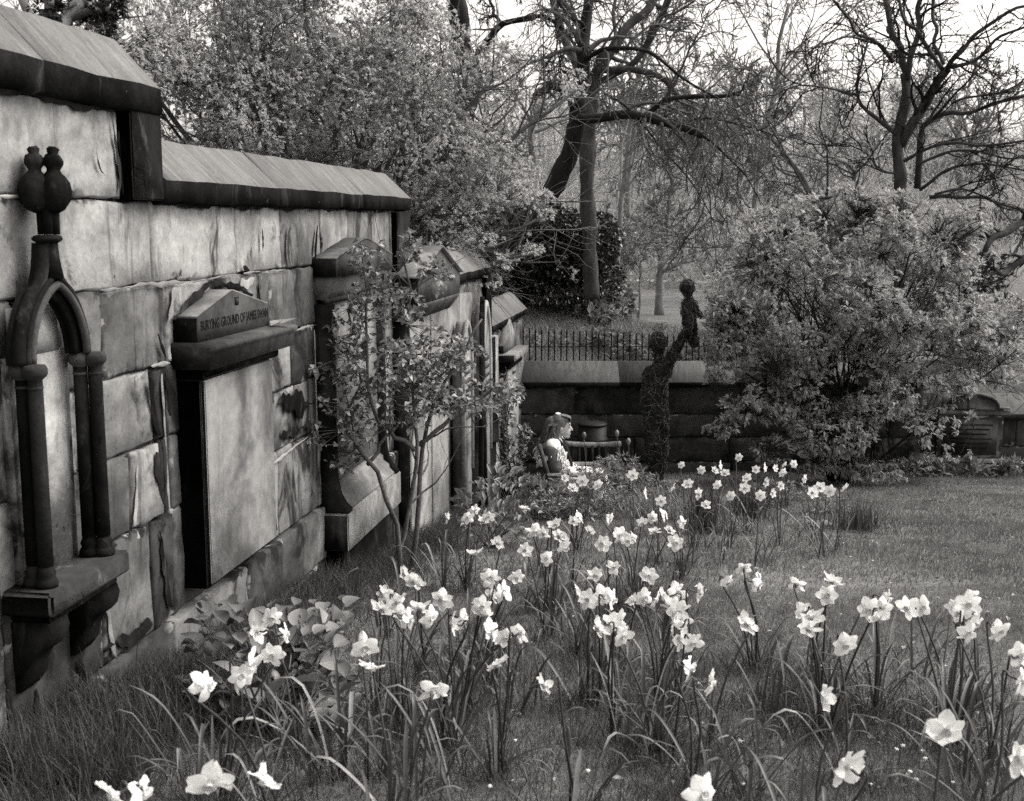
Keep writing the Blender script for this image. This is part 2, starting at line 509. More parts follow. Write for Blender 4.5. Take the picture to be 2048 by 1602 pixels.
def obj_leaf(name, lo, hi, transl, rough, spec, vein=False):
    t = NT(name); co = t.coords()
    c = t.mix(t.rnd(), lo, hi)
    n = t.noise(co, 30, 3, 0.6)
    c = t.math('MULTIPLY', c, t.ramp(n, 0.3, 0.7, 0.82, 1.12))
    if vein:      # side veins running forward from the midrib
        sx = t.n('ShaderNodeSeparateXYZ'); t.l(t.n('ShaderNodeTexCoord').outputs['Object'], sx.inputs[0])
        ay = t.math('ABSOLUTE', sx.outputs[1])
        w = t.math('SINE', t.math('MULTIPLY', t.math('SUBTRACT', sx.outputs[0], t.math('MULTIPLY', ay, 0.9)), 46.0))
        k = t.math('MAXIMUM', t.ramp(w, 0.80, 1.0), t.ramp(ay, 0.012, 0.03, 1.0, 0.0))
        c = t.math('MULTIPLY', c, t.ramp(k, 0, 1, 1.0, 1.35))
        n = t.math('SUBTRACT', n, k)
    return t.bsdf(c, rough, spec, n, 0.2, 0.002, transl=transl, tcol=t.math('MULTIPLY', c, 1.2))
M['strap'] = obj_leaf('strap_leaf', 0.035, 0.095, 0.22, 0.45, 0.4)
M['dry'] = obj_leaf('dry_strap_leaf', 0.18, 0.32, 0.3, 0.6, 0.3)
M['stem'] = obj_leaf('flower_stem', 0.03, 0.07, 0.15, 0.5, 0.4)
M['big_leaf'] = obj_leaf('broad_shrub_leaf', 0.07, 0.19, 0.22, 0.38, 0.5, True)
M['bush_leaf1'] = obj_leaf('bush_single_leaf', 0.22, 0.36, 0.35, 0.6, 0.25)
M['petal'] = obj_leaf('white_petal', 0.74, 0.92, 0.35, 0.6, 0.2)
M['cup'] = obj_leaf('flower_cup', 0.66, 0.82, 0.3, 0.6, 0.2)

def bark(name, a, b, scale=8.0):
    t = NT(name); co = t.coords(False)
    n = t.noise(co, scale, 5, 0.65, stretch=(1, 1, 0.35))
    f = t.noise(co, scale * 6, 3, 0.6)
    c = t.mix(t.ramp(n, 0.3, 0.7), a, b)
    c = t.math('MULTIPLY', c, t.ramp(f, 0.25, 0.75, 0.75, 1.2))
    return t.bsdf(c, 0.9, 0.2, t.math('ADD', n, t.math('MULTIPLY', f, 0.4)), 0.7, 0.02)
M['bark_dark'] = bark('dark_bark', 0.007, 0.026)
M['bark'] = bark('grey_bark', 0.03, 0.075)
M['bark_pale'] = bark('pale_bark', 0.11, 0.25)
M['twig'] = bark('twig_bark', 0.055, 0.13)
M['twig_far'] = bark('hazy_far_twig', 0.30, 0.48, 3.0)  # haze of distance painted in: far wood paler than near twigs
M['bark_far'] = bark('hazy_bark', 0.12, 0.23)  # park trees lightened the same way, haze put into the bark colour
M['willow'] = bark('woven_willow', 0.018, 0.06, 20)
M['willow_lt'] = bark('willow_rod', 0.10, 0.24, 25)
M['iron'] = bark('black_iron', 0.005, 0.010, 30)
M['wood'] = bark('weathered_bench_wood', 0.035, 0.10, 14)
M['wood_lt'] = bark('worn_bench_wood', 0.12, 0.26, 14)

def ground_mat():
    t = NT('lawn_ground'); co = t.coords(False)
    a = t.noise(co, 0.9, 5, 0.6); b = t.noise(co, 7, 5, 0.65); f = t.noise(co, 60, 3, 0.7)
    c = t.mix(t.ramp(a, 0.3, 0.7), 0.105, 0.15)
    c = t.math('MULTIPLY', c, t.ramp(b, 0.25, 0.75, 0.72, 1.22))
    c = t.math('MULTIPLY', c, t.ramp(f, 0.25, 0.75, 0.75, 1.25))
    return t.bsdf(c, 0.95, 0.1, t.math('ADD', b, f), 0.6, 0.02)
M['ground'] = ground_mat()
def plain(name, c, rough=0.7, spec=0.3, var=0.15, scale=30):
    t = NT(name); co = t.coords()
    n = t.noise(co, scale, 4, 0.6)
    return t.bsdf(t.math('MULTIPLY', t.ramp(n, 0.25, 0.75, 1 - var, 1 + var), c), rough, spec, n, 0.2, 0.003)
M['soil'] = plain('dark_soil', 0.035, 0.95, 0.1, 0.5, 14)
M['black'] = plain('black_enamel', 0.006, 0.55, 0.2, 0.2)
M['path'] = plain('pale_gravel', 0.30, 0.9, 0.1, 0.2, 4)
M['skin'] = plain('skin', 0.40, 0.5, 0.4, 0.05)
M['hair'] = plain('wavy_hair', 0.085, 0.5, 0.4, 0.5, 40)
M['blouse'] = plain('white_cotton', 0.72, 0.85, 0.2, 0.08, 40)
M['fleece'] = plain('white_fleece', 0.75, 0.95, 0.1, 0.12, 60)
M['gilet'] = plain('grey_suede', 0.085, 0.9, 0.1, 0.35, 12)
M['scarf'] = plain('black_cloth', 0.012, 0.8, 0.2, 0.2)
M['white_wall'] = plain('white_render', 0.78, 0.8, 0.2, 0.05, 4)

# ------------------------------------------------------------------ the ground: one sheet to the horizon
xs = np.unique(np.concatenate([np.linspace(-1500, -60, 16), np.linspace(-60, -9, 34), np.arange(-9, 11, 0.2), np.linspace(11, 60, 34), np.linspace(60, 1500, 16)]))
ys = np.unique(np.concatenate([np.linspace(-60, -2, 12), np.arange(-2, 20, 0.2), np.linspace(20, 80, 70), np.linspace(80, 400, 50), np.linspace(401, 3000, 14)]))
GX, GY = np.meshgrid(xs, ys)
GV = np.c_[GX.ravel(), GY.ravel(), gz(GX, GY).ravel()]
nx, ny = len(xs), len(ys)
gi = (np.arange(ny - 1)[:, None] * nx + np.arange(nx - 1)[None, :]).ravel()
go = link('ground', mesh_from('ground', GV, np.c_[gi, gi + 1, gi + nx + 1, gi + nx], True), M['ground'])
tag(go, 'sloping mown lawn running down to the low cross wall and on to the parkland beyond', kind='structure')
# pale path far beyond the wall and a dark kerb beside it
def ribbon_on_ground(pts, w, lift):
    P = resample(pts, 24); T = unit(np.gradient(P, axis=0)); S = np.c_[-T[:, 1], T[:, 0]]
    A = P[:, :2] + S * w / 2; B = P[:, :2] - S * w / 2
    V = np.r_[np.c_[A, gz(A[:, 0], A[:, 1]) + lift], np.c_[B, gz(B[:, 0], B[:, 1]) + lift]]
    i = np.arange(23)
    return V, np.c_[i, i + 24, i + 25, i + 1]
V, F = ribbon_on_ground([(-14, 74, 0), (2, 71, 0), (14, 66, 0), (30, 58, 0)], 2.4, 0.03)
tag(link('path', mesh_from('path', V, F, True), M['path']), 'pale path crossing the far park lawn behind the willow figures', kind='structure')

# ------------------------------------------------------------------ the stepped boundary wall on the left
# local frame of the wall: x runs along it, -y points out of its face, z up
def wall_thing(name, label, cat, s=0.0, o=0.0, z=0.0, group=None):
    return thing(name, label, cat, wallp(s, o, z), WROT, group)
def ashlar(w, h, depth=0.16, seed=0, rough=0.004, edge=0.004):
    r = np.random.default_rng(seed)
    nx_, nz_ = max(6, int(w / 0.06)), max(6, int(h / 0.06))
    u = np.r_[-w / 2, np.linspace(-w / 2 + 0.012, w / 2 - 0.012, nx_ - 2), w / 2]; v = np.r_[-h / 2, np.linspace(-h / 2 + 0.012, h / 2 - 0.012, nz_ - 2), h / 2]
    U, Vv = np.meshgrid(u, v)
    f = r.uniform(0, 6.3, 4)
    Y = rough * (np.sin(U * 9 + f[0]) * np.cos(Vv * 11 + f[1]) + 0.6 * np.sin(U * 23 + Vv * 17 + f[2])) + r.normal(0, rough * 0.45, U.shape)
    rim = np.zeros_like(U); rim[0] = rim[-1] = 1; rim[:, 0] = rim[:, -1] = 1
    Y = Y + rim * (edge + np.abs(r.normal(0, 0.005, U.shape)))
    jit = r.normal(0, 0.005, (2,) + U.shape) * rim
    V = np.c_[(U + jit[0]).ravel(), Y.ravel(), (Vv + jit[1]).ravel()]
    i = (np.arange(nz_ - 1)[:, None] * nx_ + np.arange(nx_ - 1)[None]).ravel()
    F = [np.c_[i, i + 1, i + nx_ + 1, i + nx_]]
    loop = np.concatenate([np.arange(nx_), np.arange(1, nz_) * nx_ + nx_ - 1, (nz_ - 1) * nx_ + np.arange(nx_ - 2, -1, -1), np.arange(nz_ - 2, 0, -1) * nx_])
    B = V[loop].copy(); B[:, 1] = depth; n = len(loop); b = len(V)
    k = np.arange(n); kn = (k + 1) % n
    F.append(np.c_[loop[k], b + k, b + kn, loop[kn]])
    return mesh_from('ashlar_block', np.r_[V, B], F, True)

LW = wall_thing('stone_wall', 'tall soot-streaked sandstone boundary wall stepping down along the left side', 'wall')
def section(s0, s1, ztop, zbot):
    return MB().box((s0, 0.03, zbot), (s1, 0.46, ztop)).obj('mortar_core', M['core'], LW)
SECT = [(1.2, 4.46, 1.62, 1.60, 1.697, 1.885), (4.46, 8.50, 1.29, 1.272, 1.355, 1.530), (8.50, 11.95, 0.69, 0.67, 0.735, 0.915), (11.95, 14.45, 0.09, 0.075, 0.135, 0.33)]
for s0, s1, zt, _, _, _ in SECT:
    section(s0, s1, zt, -2.6)
courses = [1.60, 1.272, 0.950, 0.627, 0.335, 0.030, -0.41, -0.72, -1.02, -1.34, -1.66, -2.0, -2.4]
joints = {1: [1.5, 2.4, 3.15, 3.72, 4.43, 5.31, 5.90, 6.55, 7.04, 7.64, 8.10, 8.5],
          2: [1.5, 2.2, 2.9, 3.45, 4.00, 4.53, 5.05, 5.70, 6.41, 7.0, 7.6, 8.1, 8.5],
          0: [1.2, 2.0, 2.75, 4.19],
          3: [1.5, 2.3, 3.0, 3.8, 4.38, 4.50, 5.3, 6.02, 6.42, 7.1, 7.8, 8.5],
          4: [1.5, 2.1, 2.8, 3.4, 4.15, 4.42, 4.52, 5.4, 6.05, 6.45, 7.2, 7.9, 8.5],
          5: [1.5, 2.6, 3.3, 3.9, 4.30, 4.5, 5.2, 5.75, 6.40, 7.3, 8.0, 8.5]}
r_ = np.random.default_rng(3)
smears = MB()
dark_at = {(3, 6.02): 'stone_dark', (3, 4.38): 'stone_dark', (4, 4.42): 'stone_dark', (1, 5.90): 'stone_mid', (2, 4.00): 'stone_mid', (4, 6.05): 'stone_mid', (2, 6.41): 'stone_dark', (5, 4.30): 'stone_dark', (5, 5.75): 'stone_mid'}
bid = 0
for ci in range(len(courses) - 1):
    zt, zb = courses[ci], courses[ci + 1]
    if ci in joints:
        J = list(joints[ci])
    else:
        J = [1.2]
        while J[-1] < 8.2: J.append(J[-1] + r_.uniform(0.45, 0.85))
        J[-1] = 8.5
    if ci > 0:
        J = J[:-1] + [8.5] if J[-1] > 8 else J
        while J[-1] < 14.2 and ci >= 3: J.append(min(J[-1] + r_.uniform(0.45, 0.8), 14.4))
    for a, b in zip(J[:-1], J[1:]):
        mid = (a + b) / 2
        top = min(zt, next(q[3] for q in SECT if q[0] <= mid < q[1] + 0.01))
        if top - zb < 0.06 or b - a < 0.05: continue
        gap = 0.0035
        w, h = b - a - 2 * gap, top - zb - 2 * gap
        key = dark_at.get((ci, a))
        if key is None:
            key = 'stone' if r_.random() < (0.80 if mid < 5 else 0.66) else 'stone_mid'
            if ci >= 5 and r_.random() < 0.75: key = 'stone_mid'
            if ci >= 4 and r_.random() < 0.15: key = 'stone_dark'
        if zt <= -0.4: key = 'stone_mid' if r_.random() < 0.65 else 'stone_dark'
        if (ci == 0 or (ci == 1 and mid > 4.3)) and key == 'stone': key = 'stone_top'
        proud = -0.03 if zt <= -0.4 else r_.uniform(-0.006, 0.008)
        me = ashlar(w, h, 0.16, 100 + bid)
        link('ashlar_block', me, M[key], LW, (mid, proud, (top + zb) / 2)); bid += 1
# pale mortar smeared over some joints, ragged
def smear(x0, z0, x1, z1, w, o=0.0145, seed=0):
    r = np.random.default_rng(seed)
    L = math.hypot(x1 - x0, z1 - z0); n = max(8, int(L / 0.008))
    t = np.linspace(0, 1, n)
    cx = x0 + (x1 - x0) * t; cz = z0 + (z1 - z0) * t
    dx, dz = (x1 - x0) / L, (z1 - z0) / L
    env = np.minimum(1, 6 * np.minimum(t, 1 - t)) ** 0.5
    ph = r.uniform(0, 6.3, 4)
    a = w * env * np.clip(0.5 + 0.35 * np.sin(t * L * 9 + ph[0]) + 0.25 * np.sin(t * L * 23 + ph[2]) + 0.15 * np.sin(t * L * 61 + ph[1]), 0.05, 1.6)
    b = w * env * np.clip(0.5 + 0.4 * np.sin(t * L * 11 + ph[1]) + 0.25 * np.sin(t * L * 29 + ph[3]) + 0.15 * np.sin(t * L * 71 + ph[0]), 0.05, 1.6)
    A = np.c_[cx - dz * a, np.full(n, -0.0105), cz + dx * a]; B = np.c_[cx + dz * b, np.full(n, -0.0105), cz - dx * b]
    Mi = np.c_[cx, np.full(n, -o), cz]
    V = np.r_[A, Mi, B]; i = np.arange(n - 1)
    return mesh_from('mortar_smear', V, [np.r_[np.c_[i, i + n, i + n + 1, i + 1], np.c_[i + n, i + 2 * n, i + 2 * n + 1, i + n + 1]]], True)
SM = [(3.98, 0.955, 4.72, 0.950, 0.013), (4.72, 0.945, 5.25, 0.955, 0.007), (5.34, 0.955, 5.9, 0.95, 0.009), (4.35, 0.640, 4.52, 0.632, 0.010),
      (5.88, 0.62, 6.35, 0.63, 0.011), (5.55, -0.02, 6.2, 0.03, 0.011), (3.02, 1.272, 3.70, 1.272, 0.007)]
SM += [(4.52, 0.80, 4.60, 0.93, 0.045), (5.30, 0.90, 5.48, 0.93, 0.030), (4.52, 0.70, 4.53, 0.64, 0.02), (4.44, 0.60, 4.46, 0.02, 0.012), (6.36, 0.60, 6.38, -0.2, 0.010), (3.90, -0.10, 3.96, -0.40, 0.02), (4.20, 0.28, 4.16, 0.05, 0.016)]
for i, q in enumerate(SM):
    link('mortar_smear', smear(*q, seed=i), M['mortar'], LW)
# black crusts that soot has built up on the sandstone
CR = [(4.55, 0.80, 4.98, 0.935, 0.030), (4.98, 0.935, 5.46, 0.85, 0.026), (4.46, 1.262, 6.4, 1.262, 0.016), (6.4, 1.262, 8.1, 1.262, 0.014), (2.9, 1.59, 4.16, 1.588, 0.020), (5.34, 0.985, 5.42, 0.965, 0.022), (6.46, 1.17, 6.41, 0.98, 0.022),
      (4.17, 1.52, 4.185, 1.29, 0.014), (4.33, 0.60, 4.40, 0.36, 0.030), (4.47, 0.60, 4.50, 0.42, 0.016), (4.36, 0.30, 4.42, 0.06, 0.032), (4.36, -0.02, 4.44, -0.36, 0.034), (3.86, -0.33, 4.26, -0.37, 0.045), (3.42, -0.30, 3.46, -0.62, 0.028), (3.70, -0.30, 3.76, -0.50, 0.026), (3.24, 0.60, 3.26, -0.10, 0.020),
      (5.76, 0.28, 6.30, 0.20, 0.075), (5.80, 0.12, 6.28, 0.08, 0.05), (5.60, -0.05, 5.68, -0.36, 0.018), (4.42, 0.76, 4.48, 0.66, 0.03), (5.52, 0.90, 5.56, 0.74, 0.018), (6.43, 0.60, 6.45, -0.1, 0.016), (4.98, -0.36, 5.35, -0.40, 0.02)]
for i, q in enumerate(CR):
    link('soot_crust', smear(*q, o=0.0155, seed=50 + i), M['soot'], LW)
# fissures and pits in the face
def fissure(pts, w, seed):
    r = np.random.default_rng(seed); P = resample([(a, 0, b) for a, b in pts], 14)
    n = len(P); ww = w * np.sin(np.linspace(0.1, 3.0, n)) * r.uniform(0.6, 1.4, n)
    A = P + np.c_[ww, np.full(n, -0.0125), 0 * ww]; B = P + np.c_[-ww, np.full(n, -0.0125), 0 * ww]
    i = np.arange(n - 1)
    return mesh_from('crack', np.r_[A, B], np.c_[i, i + n, i + n + 1, i + 1], True)
for i, (p, w) in enumerate([([(4.00, 1.45), (4.01, 1.40), (4.03, 1.37), (4.06, 1.355)], 0.006), ([(4.13, 1.56), (4.15, 1.45), (4.17, 1.36), (4.15, 1.28)], 0.012), ([(5.60, 1.16), (5.605, 1.10), (5.60, 1.05)], 0.014),
                        ([(6.02, 1.18), (5.98, 1.12), (5.97, 1.02), (6.0, 0.96)], 0.02)]):
    link('crack', fissure(p, w, i), M['core'], LW)
# coping stones: saddle-backed, the weathered slope facing the lawn
def coping(s0, s1, zb, zf, zr, seed):
    r = np.random.default_rng(seed)
    prof = [(-0.05, zb), (0.005, zb - 0.012), (0.52, zb), (0.52, zf), (0.20, zr), (0.13, zr), (-0.05, zf)]
    n = max(6, int((s1 - s0) / 0.12)); m = len(prof)
    V = []
    for q in np.linspace(s0, s1, n):
        for k, (y, z) in enumerate(prof):
            V.append((q, y + r.normal(0, 0.0022), z + r.normal(0, 0.0022)))
    i = np.arange(n - 1)[:, None] * m; j = np.arange(m)[None]; k = (j + 1) % m
    F = np.stack([i + j, i + k, i + m + k, i + m + j], -1).reshape(-1, 4)
    me = mesh_from('coping_stone', V, [F, np.arange(m)[None, ::-1].copy(), (np.arange(m) + (n - 1) * m)[None]])
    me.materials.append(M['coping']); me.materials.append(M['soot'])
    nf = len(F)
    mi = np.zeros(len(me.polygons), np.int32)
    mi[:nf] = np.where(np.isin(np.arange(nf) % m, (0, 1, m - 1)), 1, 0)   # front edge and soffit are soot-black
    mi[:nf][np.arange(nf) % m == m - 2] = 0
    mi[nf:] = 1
    # the sloped front face is edge (m-2 -> m-1), the vertical front is (m-1 -> 0)
    me.polygons.foreach_set('material_index', mi)
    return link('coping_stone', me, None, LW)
cj = [[1.2, 3.62, 4.46], [4.465, 5.75, 7.25, 8.50], [8.505, 10.2, 11.95], [11.955, 13.2, 14.45]]
for k, (s0, s1, zt, zb, zf, zr) in enumerate(SECT):
    for a, b in zip(cj[k][:-1], cj[k][1:]):
        coping(a + 0.0004, b - 0.0004, zb, zf, zr, int(a * 100))
for a, b, z0, z1 in [(4.205, 4.458, 1.274, 1.598), (8.13, 8.492, 0.70, 1.255), (11.66, 11.942, 0.14, 0.655)]:
    MB().box((a, -0.046, z0), (b, 0.10, z1), ch=0.006).obj('step_stone', M['soot'], LW)

# ------------------------------------------------------------------ memorials fixed to the left wall
# 1. pointed-arch aedicule with paired shafts and a carved finial
S1 = 3.53
m1 = wall_thing('arched_memorial', 'soot-black pointed-arch wall memorial with paired shafts and carved finial', 'memorial', S1, 0, 0)
def shaft(x, o, parent):
    z0, z1 = 0.085, 0.72
    b = MB()
    b.lathe([(0.0242, z0 + 0.05), (0.0238, z0 + 0.3), (0.0232, z1)], (x, -o, 0), 14)
    return b.obj('shaft', M['soot'], parent, True)
for sx in (-1, 1):
    for o, dx in ((0.110, 0.0), (0.066, -sx * 0.012 - 0.004)):
        x = sx * 0.185 + dx + 0.012
        shaft(x, o, m1)
        MB().lathe([(0.034, 0.067), (0.036, 0.080), (0.031, 0.092), (0.026, 0.098), (0.030, 0.110), (0.026, 0.122), (0.021, 0.136)], (x, -o, 0), 16).obj('base', M['soot'], m1, True)
        MB().lathe([(0.021, 0.688), (0.026, 0.694), (0.021, 0.702), (0.023, 0.718), (0.034, 0.728), (0.039, 0.736), (0.040, 0.752), (0.034, 0.763), (0.012, 0.766)], (x, -o, 0), 16).obj('capital', M['soot_mid'], m1, True)
def arch_line(w, h, z0, n=18, neck=None):
    """half of a pointed arch from the springing (w, z0) to the apex (0, z0+h)"""
    t = np.linspace(0, 1, n)
    R = (w * w + h * h) / (2 * w)
    a = np.arcsin(np.clip(h / R, 0, 1))
    th = a * t
    return np.c_[w - R + R * np.cos(th), z0 + R * np.sin(th)]
def arch_moulding(name, w, h, z0, prof_r, o, mat, ogee=None):
    A = arch_line(w, h, z0)
    if ogee is not None:
        k = np.linspace(0, 1, len(A))
        A = np.r_[A[: int(len(A) * 0.72)], ogee]
        A = resample(np.c_[A[:, 0], 0 * A[:, 0], A[:, 1]], 26)[:, [0, 2]]
    L = np.c_[-A[:, 0], np.full(len(A), -o), A[:, 1]]
    Rr = np.c_[A[::-1, 0], np.full(len(A), -o), A[::-1, 1]]
    b = MB()
    b.tube(L, prof_r, 8); b.tube(Rr[::-1], prof_r, 8)
    return b.obj(name, mat, m1, True)
arch_moulding('arch_moulding', 0.195, 0.27, 0.765, 0.023, 0.075, M['soot'], ogee=np.array([(0.062, 1.00), (0.036, 1.055), (0.024, 1.12)]))
arch_moulding('arch_moulding', 0.165, 0.235, 0.765, 0.013, 0.102, M['soot_mid'])
arch_moulding('arch_moulding', 0.182, 0.262, 0.765, 0.010, 0.098, M['soot'])
arch_moulding('arch_moulding', 0.140, 0.205, 0.765, 0.016, 0.070, M['soot'])
# spandrel body between mouldings and the wall
A_ = arch_line(0.212, 0.29, 0.765, 16)[:11]
o_ = resample(np.array([(x, 0, z) for x, z in A_] + [(0.075, 0, 0.995), (0.046, 0, 1.05), (0.031, 0, 1.13)]), 24)[:, [0, 2]]
i_ = np.r_[arch_line(0.130, 0.20, 0.765, 17), np.c_[np.zeros(7), np.linspace(0.985, 1.13, 7)]]
n = 24; V = []; F = []
for sgn in (-1, 1):
    b0 = len(V)
    for y in (-0.082, -0.042):
        V += [(sgn * x, y, z) for x, z in o_] + [(sgn * x, y, z) for x, z in i_]
    for k in range(n - 1):
        F += [(b0 + k, b0 + k + 1, b0 + n + k + 1, b0 + n + k), (b0 + k, b0 + 2 * n + k, b0 + 2 * n + k + 1, b0 + k + 1), (b0 + n + k, b0 + n + k + 1, b0 + 3 * n + k + 1, b0 + 3 * n + k)]
link('arch_body', mesh_from('arch_body', V, F), M['soot'], m1)
MB().lathe([(0.044, 1.02), (0.034, 1.08), (0.030, 1.135)], (0, -0.078, 0), 12).obj('finial_neck', M['soot'], m1, True)
MB().lathe([(0.030, 1.128), (0.044, 1.136), (0.047, 1.142), (0.042, 1.150), (0.028, 1.154)], (0, -0.078, 0), 18).obj('collar', M['soot'], m1, True)
b = MB()
for k in range(4):
    b.lathe([(0.016, 1.155), (0.017, 1.22), (0.012, 1.26)], (0.018 * math.cos(k * 1.571 + 0.4), -0.085 + 0.018 * math.sin(k * 1.571 + 0.4), 0), 8)
b.obj('finial_stem', M['soot'], m1, True)
for k, (dx, do, s) in enumerate([(0.044, 0.090, 1.0), (-0.002, 0.112, 1.0), (-0.022, 0.062, 1.05), (0.018, 0.04, 0.95)]):
    b = MB().lathe([(0.010, 1.222), (0.026, 1.232), (0.043, 1.258), (0.0475, 1.290), (0.044, 1.318), (0.028, 1.340), (0.019, 1.350), (0.018, 1.358), (0.028, 1.370), (0.030, 1.384), (0.022, 1.398), (0.013, 1.404), (0.017, 1.418), (0.010, 1.424)], (0, 0, 0), 20, s, s)
    V = np.concatenate(b.V); a_ = np.arctan2(V[:, 1], V[:, 0])
    V[:, :2] *= (1 + 0.055 * np.cos(5 * a_ + k) * sm((1.345 - V[:, 2]) / 0.03))[:, None]      # lobed seed heads
    V += np.random.default_rng(k).normal(0, 0.0012, V.shape) + [dx, -do, 0]; b.V = [V]
    b.obj('poppy_head', M['soot'], m1, True)
MB().box((-0.245, -0.165, -0.012), (0.275, 0.03, 0.066), ch=0.012).obj('sill', M['sill'], m1)
MB().box((-0.20, -0.135, -0.045), (0.235, 0.03, -0.0125), ch=0.008).obj('sill_bed', M['soot'], m1)
for sx in (-0.15, 0.19):
    c = [(-0.125, -0.046), (-0.135, -0.075), (-0.125, -0.115), (-0.10, -0.14), (-0.075, -0.155), (-0.06, -0.19), (-0.05, -0.235), (-0.02, -0.275), (0.03, -0.285), (0.03, -0.046)]
    MB().xprism(c[::-1], sx - 0.055, sx + 0.055).obj('bracket', M['soot'], m1)
MB().box((-0.17, -0.024, 0.067), (0.18, 0.02, 0.78)).box((-0.125, -0.026, 0.779), (0.125, 0.02, 0.93)).obj('back_panel', M['stone'], m1)

# 2. gabled tablet with an inscription on the gable
m2 = wall_thing('gabled_tablet', 'grey memorial tablet under a wide cornice, its gable cut with a line of lettering', 'memorial', 5.0, 0, 0)
MB().prism([(-0.40, 0.708), (0.42, 0.708), (0.42, 0.808), (0.0, 0.892), (-0.03, 0.892), (-0.40, 0.808)], -0.10, 0.03).obj('gable', M['soot_mid'], m2)
MB().prism([(-0.395, 0.8085), (-0.03, 0.8925), (0.0, 0.8925), (0.415, 0.8085), (0.415, 0.815), (0.0, 0.9), (-0.03, 0.9), (-0.395, 0.815)], -0.096, 0.03).obj('gable_slope', M['slab_pale'], m2)
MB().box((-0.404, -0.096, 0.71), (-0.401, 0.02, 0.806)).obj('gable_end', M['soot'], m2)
MB().xprism([(-0.165, 0.600), (-0.172, 0.668), (-0.185, 0.676), (-0.188, 0.690), (-0.18, 0.6995), (-0.10, 0.707), (0.03, 0.707), (0.03, 0.600)], -0.43, 0.57).obj('cornice', M['soot_mid'], m2)
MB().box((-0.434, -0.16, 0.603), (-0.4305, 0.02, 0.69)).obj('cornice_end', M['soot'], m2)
MB().box((-0.405, -0.125, 0.555), (0.475, 0.03, 0.5995), ch=0.01).obj('bed_mould', M['soot'], m2)
MB().box((-0.40, -0.10, -0.33), (0.405, 0.03, 0.5545), ch=0.004).obj('tablet_body', M['soot'], m2)
MB().box((-0.385, -0.114, -0.315), (0.400, -0.1005, 0.548), ch=0.004).obj('tablet_face', M['slab'], m2)
fc = bpy.data.curves.new('inscription', 'FONT')
fc.body = 'BURYING GROUND OF JAMES SWAN'
fc.size = 0.060; fc.extrude = 0.0012; fc.align_x = 'CENTER'; fc.resolution_u = 2
fo = bpy.data.objects.new('inscription', fc)
COL.objects.link(fo)
bpy.context.view_layer.update()
dg = bpy.context.evaluated_depsgraph_get()
tm = bpy.data.meshes.new_from_object(fo.evaluated_get(dg))
bpy.data.objects.remove(fo)
wd = max(v.co.x for v in tm.vertices) - min(v.co.x for v in tm.vertices)
tm.materials.clear()
link('inscription', tm, M['incised'], m2, (0.015, -0.1005, 0.752), (math.pi / 2, 0, 0), (0.775 / wd, 1.0, 1.0))
MB().box((0.0, -0.1015, 0.832), (0.045, -0.098, 0.866)).obj('emblem', M['incised'], m2)
for q in (0.007, 0.0195, 0.032):
    MB().box((q, -0.1025, 0.837), (q + 0.006, -0.1016, 0.861)).obj('emblem_mark', M['soot_mid'], m2)

# 3. tall aedicule with dark pilaster, flared base and a sloping plinth
m3 = wall_thing('pedimented_memorial', 'tall memorial with a gabled top, slim black pilaster and flared sloping base', 'memorial', 7.0, 0, 0)
MB().prism([(-0.59, 0.888), (0.64, 0.888), (0.64, 0.975), (0.06, 1.085), (-0.02, 1.085), (-0.59, 0.985)], -0.13, 0.03).obj('pediment', M['soot_mid'], m3)
MB().prism([(-0.59, 0.986), (-0.02, 1.086), (0.06, 1.086), (0.64, 0.976), (0.64, 0.984), (0.06, 1.096), (-0.02, 1.096), (-0.59, 0.994)], -0.132, 0.03).obj('pediment_slope', M['slab'], m3)
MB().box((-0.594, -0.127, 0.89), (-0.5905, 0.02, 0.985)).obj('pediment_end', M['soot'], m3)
MB().xprism([(-0.05, 0.76), (-0.075, 0.80), (-0.085, 0.84), (-0.10, 0.8875), (0.03, 0.8875), (0.03, 0.76)], -0.565, 0.60).obj('frieze', M['slab'], m3)
MB().tube([(-0.56, -0.055, 0.752), (0.6, -0.055, 0.752)], 0.016, 8).obj('roll_mould', M['soot_mid'], m3, True)
MB().box((-0.55, -0.045, -0.40), (0.57, 0.03, 0.735)).obj('panel', M['slab'], m3)
for x0, x1 in ((-0.575, -0.49), (0.535, 0.60)):
    prof = [(-0.085, 0.735), (-0.085, -0.20), (-0.09, -0.28), (-0.105, -0.35), (-0.135, -0.405), (-0.165, -0.43), (-0.165, -0.452), (0.03, -0.452), (0.03, 0.735)]
    MB().xprism(prof, x0, x1).obj('pilaster', M['soot'], m3)
MB().xprism([(-0.046, -0.402), (-0.046, -0.30), (-0.075, -0.33), (-0.08, -0.36), (-0.115, -0.385), (-0.12, -0.41), (-0.15, -0.44), (-0.15, -0.4505), (0.03, -0.4505), (0.03, -0.402)], -0.488, 0.533).obj('base_mould', M['slab_pale'], m3)
MB().box((-0.60, -0.172, -0.665), (0.62, 0.03, -0.4525), ch=0.006).obj('plinth', M['slab'], m3)
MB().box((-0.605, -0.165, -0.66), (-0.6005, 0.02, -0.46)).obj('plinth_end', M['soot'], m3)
MB().box((-0.57, -0.13, -0.98), (0.58, 0.03, -0.6655), ch=0.006).obj('footing', M['soot'], m3)

